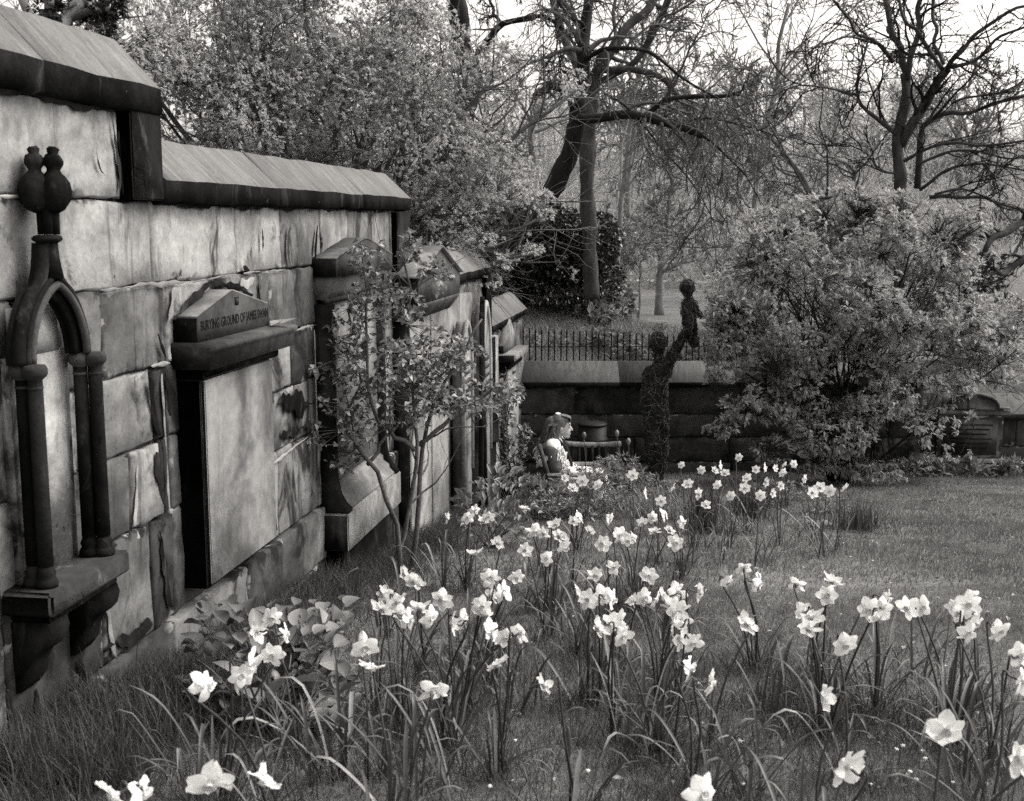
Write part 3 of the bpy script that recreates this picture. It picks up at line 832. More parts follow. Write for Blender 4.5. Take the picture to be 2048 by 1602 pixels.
# 4. broad plain slab memorial with a low gable
m4 = wall_thing('slab_memorial', 'broad pale plain slab memorial under a low dark-edged gable, behind the small tree', 'memorial', 8.9, 0, 0)
MB().prism([(-0.82, 0.62), (0.62, 0.62), (0.62, 0.79), (-0.10, 0.99), (-0.16, 0.99), (-0.82, 0.80)], -0.20, 0.03).obj('gable', M['soot_mid'], m4)
MB().prism([(-0.85, 0.802), (-0.16, 0.992), (-0.10, 0.992), (0.66, 0.782), (0.66, 0.80), (-0.10, 1.012), (-0.16, 1.012), (-0.85, 0.82)], -0.225, 0.03).obj('gable_slope', M['slab'], m4)
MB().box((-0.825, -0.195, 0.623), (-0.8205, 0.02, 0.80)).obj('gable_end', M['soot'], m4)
MB().xprism([(-0.12, 0.50), (-0.20, 0.60), (-0.20, 0.6195), (0.03, 0.6195), (0.03, 0.50)], -0.80, 0.60).obj('cornice', M['soot_mid'], m4)
MB().box((-0.76, -0.115, -1.9), (-0.10, 0.03, 0.4995), ch=0.006).obj('slab', M['slab'], m4)
MB().box((-0.098, -0.122, -1.9), (0.50, 0.03, 0.4995), ch=0.006).obj('slab', M['slab_pale'], m4)
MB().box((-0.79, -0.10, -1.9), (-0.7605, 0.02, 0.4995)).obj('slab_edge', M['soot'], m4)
m4b = wall_thing('plain_tablet', 'very tall pale tablet against the wall between the gabled slab and the pointed stones', 'memorial', 9.98, 0, 0)
MB().box((-0.56, -0.105, -2.0), (0.02, 0.03, 0.60), ch=0.008).obj('tablet', M['slab_pale'], m4b)
MB().box((0.022, -0.10, -2.0), (0.62, 0.03, 0.56), ch=0.008).obj('tablet', M['slab_pale'], m4b)
MB().box((-0.585, -0.09, -2.0), (-0.5605, 0.02, 0.56)).obj('edge_strip', M['soot'], m4b)

# pointed stones standing against the wall
def pointed_stone(s, w, ztop, hh, th, label, mat):
    t = wall_thing('pointed_stone', label, 'headstone', s, 0.13, 0, 'pointed stones by the far end of the wall')
    A = arch_line(w / 2, hh, ztop - hh, 10)
    poly = [(-w / 2, -1.75), (w / 2, -1.75)] + [(x, z) for x, z in A] + [(-x, z) for x, z in A[::-1][1:]]
    MB().prism(poly, -th, 0.0).obj('stone_face', mat, t)
    b = MB()
    P = np.r_[[(w / 2, -th, -0.9)], np.c_[A[:, 0], np.full(len(A), -th), A[:, 1]], np.c_[-A[::-1, 0], np.full(len(A), -th), A[::-1, 1]][1:], [(-w / 2, -th, -0.9)]]
    b.tube(P, 0.022, 6)
    b.obj('rim', M['mortar'], t, True)
    for q in range(7):
        z = ztop - hh - 0.02 - q * 0.075
        MB().box((-w * 0.33, -th - 0.006, z), (w * 0.33, -th - 0.0005, z + 0.028)).obj('worn_inscription_line', M['soot_mid'], t)
    return t
pointed_stone(9.72, 0.36, 0.37, 0.34, 0.09, 'pale round-shouldered pointed stone nearest the small tree by the wall', M['slab'])
pointed_stone(10.62, 0.40, 0.47, 0.50, 0.09, 'taller sharp pointed stone beside the black step of the wall coping', M['slab'])
for s, zt, L, lean in ((10.12, 0.49, 0.62, 0.10), (10.32, 0.36, 0.60, -0.16)):
    t = wall_thing('leaning_stake', 'thin dark stake leaning %s between the two pointed stones' % ('to the right' if lean > 0 else 'to the left'), 'stake', s, 0.26, zt - L - 0.9)
    t.rotation_euler = (0, lean * 0.6, WROT)
    MB().box((-0.02, -0.02, -0.3), (0.02, 0.02, L + 0.9)).prism([(-0.02, L + 0.9), (0.02, L + 0.9), (0.0, L + 0.96)], -0.02, 0.02).obj('shaft', M['soot'], t)
# 7. end memorial with a projecting shelf
m7 = wall_thing('shelf_memorial', 'narrow memorial with a small gable above a projecting shelf at the far corner', 'memorial', 13.0, 0, 0)
MB().prism([(-0.42, -0.213), (0.42, -0.213), (0.42, -0.12), (0.0, 0.13), (-0.42, -0.12)], -0.07, 0.03).obj('gable', M['slab'], m7)
MB().box((-0.426, -0.06, -0.21), (-0.4205, 0.02, -0.13)).obj('gable_end', M['soot'], m7)
MB().box((-0.50, -0.20, -0.29), (0.50, 0.03, -0.2135), ch=0.01).obj('shelf', M['slab_pale'], m7)
MB().box((-0.505, -0.19, -0.285), (-0.5005, 0.02, -0.222)).obj('shelf_end', M['soot'], m7)
MB().box((-0.44, -0.14, -0.38), (0.44, 0.03, -0.2905), ch=0.01).obj('bed_mould', M['soot'], m7)
MB().box((-0.40, -0.10, -2.3), (0.40, 0.03, -0.3805), ch=0.006).obj('tablet', M['slab_pale'], m7)
MB().box((-0.425, -0.09, -2.3), (-0.4005, 0.02, -0.3805)).obj('tablet_edge', M['soot'], m7)
m8 = wall_thing('narrow_pilaster', 'worn narrow pale pilaster strip under the lowest step of the left wall', 'memorial', 12.2, 0, 0)
MB().box((-0.10, -0.06, -2.2), (0.06, 0.03, 0.02), ch=0.006).obj('strip', M['stone'], m8)
MB().box((0.062, -0.045, -2.2), (0.16, 0.03, -0.25), ch=0.006).obj('strip', M['stone_mid'], m8)
# dry leaf lying on the second tablet's cornice
V, F = leafmesh(wallp(5.36, 0.13, 0.712)[None] + np.array([[0, 0, 0], [0.02, 0.03, 0.002]]), np.array([[0.3, 1, 0.1], [0.8, 0.5, 0.15]]), np.array([[0, 0, 1], [0.1, 0, 1.0]]), 0.11, 0.06, 0.2, -0.1)
tag(link('dry_leaf', mesh_from('dry_leaf', V, F), M['dry']), 'pale curled dead leaf lying on the lettered tablet cornice', 'leaf')
# square black post
bp = thing('stone_post', 'square soot-black stone post with a block cap standing before the wall', 'post', (-0.225, 11.5, float(gz(-0.225, 11.5))), 0.15)
g0 = float(gz(-0.225, 11.5))
MB().box((-0.065, -0.065, -0.1), (0.065, 0.065, -0.93 - g0), ch=0.006).obj('shaft', M['soot'], bp)
MB().box((-0.086, -0.086, -0.9295 - g0), (0.086, 0.086, -0.71 - g0), ch=0.008).obj('block', M['soot'], bp)
MB().box((-0.08, -0.08, -0.7095 - g0), (0.08, 0.08, -0.64 - g0), ch=0.006).obj('cap', M['soot'], bp)
MB().box((-0.076, -0.076, -0.6395 - g0), (0.076, 0.076, -0.632 - g0)).obj('cap_top', M['slab'], bp)

# ------------------------------------------------------------------ low cross wall beyond the lawn
XW = thing('low_wall', 'low dark ashlar wall with a broad sloping coping across the end of the lawn', 'wall', (0, 0, 0), 0)
yf = 14.25
def cross(x0, x1, zb, zf, zr, key):
    MB().box((x0, yf + 0.03, -2.7), (x1, yf + 0.5, zb)).obj('mortar_core', M['core'], XW)
    zz = [zb, zb - 0.34, zb - 0.62, zb - 0.92, zb - 1.25, zb - 1.6]
    for i in range(5):
        a = x0 + (0 if i % 2 else -0.0)
        first = True
        while a < x1 - 0.05:
            b = min(a + r_.uniform(0.55, 1.15) * (0.6 if first and i % 2 else 1), x1); first = False
            if x1 - b < 0.3: b = x1
            k = key if r_.random() < 0.7 else ('stone_dark' if r_.random() < 0.7 else 'stone_mid')
            link('ashlar_block', ashlar(b - a - 0.012, zz[i] - zz[i + 1] - 0.012, 0.16, int(r_.integers(1e6)), 0.005), M[k], XW, ((a + b) / 2, yf + r_.uniform(-0.004, 0.004), (zz[i] + zz[i + 1]) / 2))
            a = b
    a = x0
    while a < x1 - 0.05:
        b = min(a + r_.uniform(1.0, 1.5), x1)
        if x1 - b < 0.4: b = x1
        me = MB().xprism([(yf - 0.06, zb), (yf + 0.56, zb), (yf + 0.56, zf), (yf + 0.34, zr), (yf + 0.26, zr), (yf - 0.06, zf)], a + 0.002, b - 0.002).mesh('coping_stone')
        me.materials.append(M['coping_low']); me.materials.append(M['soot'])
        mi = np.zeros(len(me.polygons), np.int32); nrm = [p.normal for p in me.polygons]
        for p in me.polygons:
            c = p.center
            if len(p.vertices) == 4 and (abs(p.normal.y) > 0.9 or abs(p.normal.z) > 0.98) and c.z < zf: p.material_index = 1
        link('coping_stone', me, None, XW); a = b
cross(0.02, 4.95, -0.772, -0.715, -0.505, 'stone_back')
cross(4.952, 9.5, -1.165, -1.10, -0.90, 'stone_back')
# iron railings behind the low wall
rl = thing('iron_railing', 'row of thin black iron railing bars rising behind the low wall', 'railing', (0, 14.95, 0))
bar = MB().lathe([(0.0085, 0), (0.0085, 0.62), (0.013, 0.64), (0.002, 0.70)], (0, 0, 0), 7).mesh('bar', True)
bar.materials.append(M['iron'])
for k in range(46):
    x = 0.14 + 0.0785 * k
    link('bar', bar, None, rl, (x, 0, -0.80 + r_.normal(0, 0.004)), (0, r_.normal(0, 0.006), 0), (1, 1, (0.97 - 0.0052 * k)))
MB().box((0.05, -0.005, -0.372), (3.8, 0.005, -0.364)).obj('top_rail', M['iron'], rl)
MB().box((0.05, -0.006, -0.66), (3.8, 0.006, -0.645)).obj('bottom_rail', M['iron'], rl)
# headstone with a curved pediment at the right end
g = float(gz(5.3, 13.9))
hs = thing('headstone', 'wide dark headstone with a curved pediment and stepped base before the low wall', 'headstone', (5.36, 13.9, 0), -0.10)
A = [(0.44 * math.cos(t), 0.0) for t in (0,)]
arc = [(0.31 * math.cos(t), -0.965 + 0.155 * math.sin(t)) for t in np.linspace(0, math.pi, 13)]
MB().prism([(-0.36, -0.99), (0.36, -0.99), (0.36, -0.966)] + arc + [(-0.36, -0.966)], -0.10, 0.08).obj('pediment', M['soot_mid'], hs)
b = MB()
P = [(0.43, -0.10, -0.962), (0.31, -0.10, -0.958)] + [(1.02 * x, -0.10, z + 0.012) for x, z in arc[1:-1]] + [(-0.31, -0.10, -0.958), (-0.43, -0.10, -0.962)]
b.tube(P, 0.018, 6); b.obj('pediment_rim', M['slab_pale'], hs, True)
MB().box((-0.05, -0.13, -0.97), (0.05, 0.02, -0.80), ch=0.01).obj('keystone', M['soot_mid'], hs)
MB().box((-0.44, -0.12, -1.05), (0.44, 0.09, -0.9905), ch=0.012).obj('cornice', M['soot_mid'], hs)
MB().box((-0.37, -0.09, -1.56), (0.37, 0.07, -1.0505), ch=0.006).obj('tablet', M['stone_back'], hs)
MB().box((-0.31, -0.096, -1.52), (0.31, -0.0905, -1.10)).obj('inset_panel', M['soot_mid'], hs)
for q in range(6):
    MB().box((-0.25 + 0.02 * (q % 2), -0.099, -1.17 - q * 0.055), (0.25 - 0.03 * (q % 3), -0.0965, -1.155 - q * 0.055)).obj('worn_inscription_line', M['soot'], hs)
MB().box((-0.43, -0.14, -1.62), (0.43, 0.10, -1.5605), ch=0.02).obj('base_step', M['slab'], hs)
MB().box((-0.52, -0.20, -2.05), (0.52, 0.12, -1.6205), ch=0.012).obj('base', M['stone_back'], hs)

# ------------------------------------------------------------------ trees
def limb(pts, Y, dy=0.0, K=14):
    """traced limb: photo points at depth Y (drifting by dy towards its end) -> world polyline"""
    n = len(pts)
    P = np.array([atY(p[0], p[1], Y + dy * i / max(1, n - 1)) for i, p in enumerate(pts)])
    return resample(P, K)
def join_tubes(groups):
    """groups: list of (P, R, sides) -> V, F"""
    b = MB()
    for P, R, s in groups:
        V, F = tubes(P, R, s)
        b.add(V, F)
    return b
def wobble(P, a):
    P = P.copy()
    K = len(P); k = max(4, K // 2)
    n = resample(rng.normal(0, a, (k, 3)), K)
    return P + n
def traced_tree(name, label, limbs, mat, twmat, base, group=None, levels=((5, 0.42, 45, 6, 0.02), (5, 0.5, 45, 5, 0.0), (4, 0.55, 45, 4, -0.02)), K=14, minr=0.0022, leaf=None, budr=0.0, skip=0, wig=0.22):
    """limbs: list of (photo points, Y, dy, r0, r1); the first is the trunk"""
    t = thing(name, label, 'tree', base, 0, group)
    bx = np.array(base)
    Ps = [wobble(limb(p, Y, dy, K), 0.012 + r0 * 0.12) - bx for p, Y, dy, r0, r1 in limbs]
    Rs = [np.linspace(r0, r1, K) * (1 + 0.05 * rng.normal(size=K)) for _, _, _, r0, r1 in limbs]
    tp = resample(Ps[0], 30); tr = np.interp(np.linspace(0, 1, 30), np.linspace(0, 1, K), Rs[0]) * (1 + 0.07 * resample(rng.normal(0, 1, (12, 1)), 30)[:, 0])
    tb_ = MB().tube(tp, tr, 14)
    tb_.V[0] = tb_.V[0] + rng.normal(0, 0.07, tb_.V[0].shape) * np.repeat(tr, 14)[:, None]
    tb_.obj('trunk', mat, t, True)
    for P, R in zip(Ps[1:], Rs[1:]):
        MB().tube(P, R, 8).obj('limb', mat, t, True)
    P = np.array(Ps[skip:]); R = np.array(Rs[skip:])
    G = []
    for i, (m, ratio, ang, k, up) in enumerate(levels):
        P, R = sprout(P, R, m, ratio, ang, k, up, wig, 0.12)
        R = np.maximum(R, minr * (2.6, 1.7, 1.15, 1.0)[min(i, 3)] * np.linspace(1.0, 0.7, R.shape[1])[None])
        G.append((P, R, 5 if i == 0 else 3))
    b = join_tubes(G)
    tag(b.obj('twigs', twmat, t, True), kind='stuff')
    if leaf:
        k, L, W, lm, frac = leaf
        sel = rng.random(len(P)) < frac
        C = P[sel, -1]; D = unit(P[sel, -1] - P[sel, -2])
        V, F = leafmesh(*clusters(C, D, k, L, W))
        tag(link('foliage', mesh_from('foliage', V, F), lm, t), kind='stuff')
    return t

# the dark leaning tree in the middle
gb = lambda x, y: float(gz(x, y))
b0 = (-0.35, 16.6, gb(-0.35, 16.6) - 0.1)
traced_tree('leaning_tree', 'dark bare tree with a leaning black trunk rising from the ivy in the middle', [
    ([(965, 640), (1010, 500), (1060, 432), (1108, 378), (1136, 320), (1149, 262), (1152, 205), (1142, 168)], 16.6, -0.5, 0.1350, 0.1080),
    ([(1150, 215), (1166, 150), (1172, 100), (1172, 50), (1186, -60)], 16.1, 0.2, 0.1025, 0.0697),
    ([(1155, 240), (1200, 237), (1262, 231), (1318, 243), (1372, 256), (1402, 272)], 16.1, -0.8, 0.0697, 0.0369),
    ([(1142, 170), (1105, 172), (1070, 190)], 16.1, -0.4, 0.0574, 0.0328),
    ([(1172, 118), (1215, 98), (1275, 98), (1335, 128), (1400, 172), (1460, 205)], 16.1, -1.0, 0.0369, 0.0098),
    ([(1290, 236), (1335, 200), (1385, 194), (1440, 193), (1484, 186)], 15.9, -0.4, 0.0369, 0.0246),
    ([(1480, 188), (1492, 160), (1510, 120)], 15.5, -0.2, 0.0148, 0.0049),
    ([(1292, 233), (1330, 195), (1362, 150), (1385, 85), (1420, 20)], 15.9, 0.6, 0.0230, 0.0066),
    ([(1402, 268), (1440, 300), (1490, 350), (1530, 420)], 15.3, -0.3, 0.0180, 0.0049),
    ([(1210, 190), (1250, 215), (1330, 300), (1390, 380), (1440, 460)], 16.0, -0.8, 0.0180, 0.0041),
    ([(1390, 235), (1450, 240), (1530, 262), (1600, 300)], 15.4, -0.5, 0.0164, 0.0041),
    ([(1172, 60), (1130, 20), (1080, -30)], 16.1, -0.5, 0.0246, 0.0098),
], M['bark_dark'], M['twig'], b0, levels=((8, 0.55, 60, 8, -0.12), (5, 0.6, 40, 7, -0.14), (4, 0.55, 40, 5, -0.1)), minr=0.0042, skip=1)
# hanging twigs of that tree are its third level; a paler tree stands just behind
b0 = (1.15, 18.0, gb(1.15, 18.0) - 0.1)
traced_tree('pale_trunk_tree', 'paler grey bare tree standing right behind the dark leaning trunk', [
    ([(1186, 600), (1180, 540), (1176, 470), (1172, 390), (1174, 300), (1178, 220), (1192, 150), (1215, 100)], 18.0, 0.3, 0.1178, 0.0868),
    ([(1192, 150), (1232, 80), (1290, 20), (1340, -40)], 18.2, 0.4, 0.0806, 0.0558),
    ([(1205, 160), (1255, 135), (1300, 85), (1325, 35), (1352, -30)], 18.2, -0.4, 0.0527, 0.0403),
    ([(1200, 140), (1270, 140), (1320, 160), (1362, 205), (1392, 262)], 18.1, -0.8, 0.0527, 0.0310),
    ([(1185, 190), (1140, 110), (1115, 40), (1108, -40)], 18.2, 0.5, 0.0620, 0.0558),
    ([(1390, 255), (1410, 340), (1425, 440), (1435, 560)], 17.4, -0.4, 0.0186, 0.0037),
    ([(1230, 100), (1228, 40), (1232, -30)], 18.1, 0.6, 0.0310, 0.0248),
], M['bark'], M['twig'], b0, levels=((7, 0.55, 50, 7, -0.03), (6, 0.55, 45, 6, -0.06), (5, 0.55, 45, 5, -0.06), (2, 0.6, 45, 4, -0.05)), minr=0.004, skip=1)
# dark limbs behind the leafy tree, top centre
b0 = (-1.3, 17.0, gb(-1.3, 17.0) - 0.1)
traced_tree('dark_limbed_tree', 'tree with a thick black limb crossing the top edge behind the leafy crown', [
    ([(840, 640), (880, 420), (915, 260), (945, 160), (930, 80), (912, 20), (890, -60)], 17.0, -0.4, 0.1600, 0.1120),
    ([(940, 130), (985, 60), (1030, 38), (1085, 30), (1130, 60), (1165, 115)], 16.8, -0.6, 0.0520, 0.0160),
    ([(930, 150), (870, 120), (835, 105)], 16.8, 0.3, 0.0480, 0.0240),
    ([(1000, 48), (985, 15), (975, -40)], 16.7, 0.2, 0.0280, 0.0160),
    ([(1110, 40), (1115, 100), (1125, 160)], 16.4, 0.2, 0.0160, 0.0064),
], M['bark_dark'], M['bark_dark'], b0, levels=((7, 0.5, 55, 6, -0.06), (6, 0.55, 45, 5, -0.08), (5, 0.55, 45, 4, -0.08)), minr=0.004, skip=1)
# the spreading bare tree on the right
b0 = (5.45, 17.0, gb(5.45, 17.0) - 0.1)
traced_tree('spreading_tree', 'bare spreading tree forking above the leafy bush on the right', [
    ([(1803, 640), (1802, 480), (1800, 400), (1797, 340), (1801, 280), (1812, 200), (1813, 150)], 17.0, 0.0, 0.0960, 0.0630),
    ([(1813, 150), (1800, 95), (1782, 50), (1762, -40)], 17.0, 0.5, 0.0510, 0.0360),
    ([(1813, 160), (1836, 70), (1838, 20), (1856, -40)], 17.0, -0.3, 0.0450, 0.0300),
    ([(1801, 290), (1838, 222), (1868, 178), (1890, 140)], 17.0, -0.5, 0.0690, 0.0510),
    ([(1888, 143), (1862, 105), (1832, 65), (1808, 40), (1790, -30)], 16.5, -0.4, 0.0330, 0.0180),
    ([(1890, 140), (1915, 108), (1950, 70), (2010, 30), (2070, 5)], 16.5, -0.5, 0.0360, 0.0180),
    ([(1885, 130), (1872, 85), (1868, 35), (1874, -40)], 16.5, 0.3, 0.0300, 0.0210),
    ([(1892, 135), (1950, 118), (2000, 80), (2070, 45)], 16.5, -0.8, 0.0300, 0.0150),
    ([(1793, 272), (1755, 240), (1722, 208), (1714, 185), (1716, 140), (1732, 85)], 17.0, -0.4, 0.0348, 0.0120),
    ([(1716, 192), (1675, 180), (1625, 172), (1570, 182), (1530, 200)], 16.8, -0.6, 0.0180, 0.0060),
    ([(1790, 128), (1755, 85), (1715, 62), (1690, 32), (1655, -10)], 17.1, -0.5, 0.0288, 0.0132),
    ([(1757, 87), (1700, 73), (1650, 88), (1610, 110)], 17.0, -0.6, 0.0180, 0.0060),
    ([(1832, 380), (1836, 300), (1850, 250), (1890, 225), (1935, 228), (1990, 198), (2070, 183)], 17.4, -0.8, 0.0510, 0.0210),
    ([(1806, 322), (1850, 300), (1900, 284), (1970, 288), (2070, 278)], 16.9, -0.9, 0.0270, 0.0150),
    ([(1836, 330), (1890, 305), (1950, 302), (2010, 318), (2070, 310)], 17.2, -0.4, 0.0240, 0.0120),
    ([(1840, 380), (1880, 345), (1930, 330), (1985, 332), (2070, 345)], 17.2, -0.9, 0.0240, 0.0120),
    ([(1860, 400), (1900, 395), (1960, 398), (2010, 412), (2070, 430)], 16.6, -0.6, 0.0300, 0.0150),
    ([(1872, 385), (1930, 378), (1980, 400), (2040, 470)], 16.5, -0.6, 0.0180, 0.0072),
    ([(1906, 205), (1955, 190), (2005, 182), (2060, 150)], 16.6, -0.6, 0.0180, 0.0090),
    ([(1725, 300), (1690, 285), (1688, 240), (1700, 190)], 16.7, 0.2, 0.0084, 0.0036),
    ([(1798, 345), (1760, 340), (1735, 310), (1692, 285)], 17.0, -0.2, 0.0156, 0.0072),
], M['bark'], M['bark_dark'], b0, levels=((6, 0.6, 42, 8, 0.02), (5, 0.55, 42, 6, 0.01), (4, 0.5, 45, 5, 0.0)), minr=0.0038, skip=1)
b0 = (7.4, 14.9, gb(7.4, 14.9) - 0.1)
traced_tree('edge_limb_tree', 'tree beyond the right edge sending thick low limbs into the picture', [
    ([(2230, 800), (2200, 560), (2150, 400), (2120, 250)], 14.9, 0.3, 0.1156, 0.0816),
    ([(2170, 370), (2060, 432), (2010, 466), (1968, 494)], 15.0, -0.4, 0.0612, 0.0374),
    ([(2160, 470), (2050, 520), (2000, 550), (1985, 540)], 15.0, -0.3, 0.0544, 0.0272),
    ([(1985, 480), (1955, 470), (1935, 460)], 14.7, 0.1, 0.0136, 0.0082),
], M['bark'], M['bark_dark'], b0, levels=((5, 0.4, 50, 6, 0.0), (4, 0.5, 45, 5, 0.0), (2, 0.5, 45, 4, 0.0)), skip=1, minr=0.003)
b0 = (4.35, 18.5, gb(4.35, 18.5) - 0.1)
traced_tree('slanting_tree', 'bare grey tree slanting up to the left behind the leafy bush', [
    ([(1720, 620), (1690, 520), (1657, 455), (1632, 405), (1602, 345), (1562, 295), (1515, 255), (1460, 225)], 18.5, -0.6, 0.0580, 0.0203),
    ([(1695, 520), (1706, 370), (1700, 335), (1672, 316), (1640, 312), (1622, 290), (1575, 268), (1540, 262)], 18.5, -0.5, 0.0348, 0.0116),
    ([(1648, 440), (1610, 385), (1560, 362), (1530, 372)], 18.3, -0.4, 0.0174, 0.0070),
    ([(1545, 278), (1548, 220), (1556, 180)], 18.0, 0.2, 0.0128, 0.0058),
    ([(1610, 350), (1560, 340), (1500, 345), (1440, 330)], 18.2, -0.5, 0.0145, 0.0046),
    ([(1640, 420), (1625, 380), (1640, 330), (1655, 290)], 18.3, 0.3, 0.0116, 0.0046),
], M['bark_pale'], M['twig'], b0, levels=((7, 0.6, 50, 7, 0.0), (6, 0.55, 45, 6, -0.03), (5, 0.55, 45, 5, -0.03), (2, 0.6, 45, 4, 0.0)), minr=0.003)
# pale crooked limbs above the wall, top left
b0 = (-3.9, 9.6, gb(-3.9, 9.6) - 0.1)
traced_tree('crooked_tree', 'tree with pale crooked limbs and ivy showing above the tall end of the wall', [
    ([(60, 900), (90, 400), (115, 100), (135, 42), (150, 14), (168, 2)], 9.6, 0.3, 0.11, 0.032),
    ([(160, 4), (185, 12), (205, 24), (230, 20)], 9.9, -0.2, 0.026, 0.018),
    ([(115, 60), (100, 20), (88, -30)], 9.6, -0.2, 0.05, 0.04),
    ([(140, 40), (160, 20), (205, 62)], 9.9, 0.2, 0.022, 0.014),
    ([(100, 200), (60, 60), (30, -20)], 9.6, 0.4, 0.05, 0.03),
], M['bark_pale'], M['twig'], b0, levels=((6, 0.35, 55, 5, 0.02), (5, 0.5, 45, 4, 0.0), (4, 0.5, 45, 4, 0.0)), minr=0.0016, leaf=(5, 0.06, 0.04, M['leaf_dark'], 0.7))

# trees and bushes with leaves: limbs first, then a twig to each leaf cluster
def leafy(name, label, cat, base, stems, centers, mat_bark, mat_leaf, k, L, W, stem_r=(0.03, 0.012), twig_r=0.004, loose=0, up=0.35, spread=0.9, stem_name='stem', lvl=((5, 0.5, 40, 6, 0.03), (4, 0.5, 40, 5, 0.02)), group=None, leaf_parts=0, part_mesh=None):
    t = thing(name, label, cat, base, 0, group)
    bx = np.array(base)
    P = np.array([resample(np.array(s) - bx, 12) for s in stems])
    P = P + np.where(np.arange(12)[None, :, None] > 0, rng.normal(0, 0.008, P.shape), 0)
    R = np.array([np.linspace(stem_r[0], stem_r[1], 12) * rng.uniform(0.75, 1.2) for _ in stems])
    for p, r in zip(P, R):
        MB().tube(p, r, 7).obj(stem_name, mat_bark, t, True)
    G = []; nodes = [P[:, 3:].reshape(-1, 3)]; nr = [R[:, 3:].ravel()]
    for m, ratio, ang, kk, u in lvl:
        P, R = sprout(P, R, m, ratio, ang, kk, u, 0.2, 0.25)
        R = np.maximum(R, twig_r * 0.8)
        G.append((P, R, 4)); nodes.append(P[:, 1:].reshape(-1, 3)); nr.append(R[:, 1:].ravel())
    nodes = np.concatenate(nodes)
    C = np.asarray(centers) - bx
    kd = KDTree(len(nodes))
    for i_, p_ in enumerate(nodes): kd.insert(p_, i_)
    kd.balance()
    near = np.array([kd.find(c_)[1] for c_ in C])
    S = nodes[near]
    mid = (S + C) / 2 + rng.normal(0, 0.04, C.shape) * np.linalg.norm(C - S, axis=1, keepdims=True)
    Tw = np.stack([S, mid, C], 1)
    G.append((Tw, np.full((len(C), 3), twig_r) * np.array([1.0, 0.8, 0.5]), 3))
    tag(join_tubes(G).obj('twigs', mat_bark, t, True), kind='stuff')
    D = unit(C - mid)
    pos, d, nrm, l, w = clusters(C, D, k, L, W, spread, up)
    if leaf_parts:
        wp = pos + bx
        dist = np.linalg.norm(wp - np.array([0, 0, CAMZ]), axis=1) - 0.25 * rng.random(len(wp))
        order = np.argsort(dist); a, b = order[:leaf_parts], order[leaf_parts:]
        for i in a:
            X = Vector(d[i]); s = X.cross(Vector(nrm[i])).normalized(); u = s.cross(X)
            Mx = Matrix((X, s, u)).transposed()
            o = link('leaf', part_mesh, None, t, pos[i], Mx.to_euler(), (float(l[i]), float(w[i]), float(l[i])))
        pos, d, nrm, l, w = pos[b], d[b], nrm[b], l[b], w[b]
    V, F = leafmesh(pos, d, nrm, l, w)
    tag(link('foliage', mesh_from('foliage', V, F), mat_leaf, t), kind='stuff')
    return t
def blobs(n, balls, gap=0.55, freq=3.0, shell=0.55, pw=2 / 3.0):
    """points spread through lumpy balls (centre, radii), thinned into clumps"""
    out = []
    vol = np.array([r[0] * r[1] * r[2] for _, r in balls]) ** pw; vol = vol / vol.sum()
    ph = rng.uniform(0, 6.3, 6)
    for (c, r), v in zip(balls, vol):
        m = int(n * v * 3) + 10
        u = rand_unit(m) * (rng.random((m, 1)) ** (1 / 3.0) * (1 - shell) + shell * rng.uniform(0.75, 1.0, (m, 1)))
        p = np.array(c) + u * np.array(r)
        q = p * freq
        f = np.sin(q[:, 0] + ph[0] + 1.2 * np.sin(q[:, 2] * 0.7)) + np.sin(q[:, 1] * 1.1 + ph[1]) + np.sin(q[:, 2] * 1.3 + ph[2] + np.sin(q[:, 0] * 0.8))
        keep = f > np.quantile(f, gap)
        p = p[keep]
        out.append(p[: int(n * v)])
    return np.concatenate(out)

# simple shared leaf meshes (unit length along x)
def unit_leaf(name, mat, kind='oval', n=5):
    t = np.linspace(0, 1, n + 2)
    wd_ = np.sin(np.pi * t ** (0.75 if kind == 'oval' else 0.95)) ** (0.85 if kind == 'oval' else 1.0) * 0.5
    V = []
    for x, w in zip(t, wd_):
        z = -0.24 * x * x
        V += [(x, -w, z + 0.40 * w), (x, 0, z), (x, w, z + 0.40 * w)]
    F = []
    for i in range(n + 1):
        a = i * 3
        F += [(a, a + 3, a + 4, a + 1), (a + 1, a + 4, a + 5, a + 2)]
    me = mesh_from(name, V, F, True)
    me.materials.append(mat)
    return me

# big leafy tree behind the left wall
tb = (-2.1, 12.3, gb(-2.1, 12.3))
def fan(base, tips, lift=0.5):
    out = []
    for tp in tips:
        tp = np.array(tp, float); b = np.array(base, float)
        m = b + (tp - b) * 0.45 + np.array([0, 0, lift]) * np.linalg.norm(tp - b) * 0.15
        out.append([b, m, tp])
    return out
tips = [atY(x, y, Y) for x, y, Y in [(230, 90, 11.0), (330, 20, 12.0), (420, -40, 12.5), (520, 60, 11.6), (610, -60, 12.5), (700, 80, 12.0), (800, 20, 12.4), (860, 160, 12.2), (960, 120, 12.0), (1040, 200, 12.6), (1010, 330, 12.4), (920, 380, 12.0), (840, 460, 12.2), (300, 200, 11.4), (420, 260, 11.2), (760, 240, 11.6), (640, 300, 12.6), (560, 200, 12.9), (950, 440, 12.6), (905, 500, 12.0), (965, 490, 12.1), (1015, 525, 12.1), (1070, 505, 12.1), (1095, 430, 12.2), (1150, 180, 12.6), (1010, 130, 12.3)]]
trunk_top = np.array(tb) + np.array([0.1, 0, 1.9])
stems = [[np.array(tb), np.array(tb) + np.array([0.05, 0, 1.0]), trunk_top]] + fan(trunk_top, tips, 0.4) 
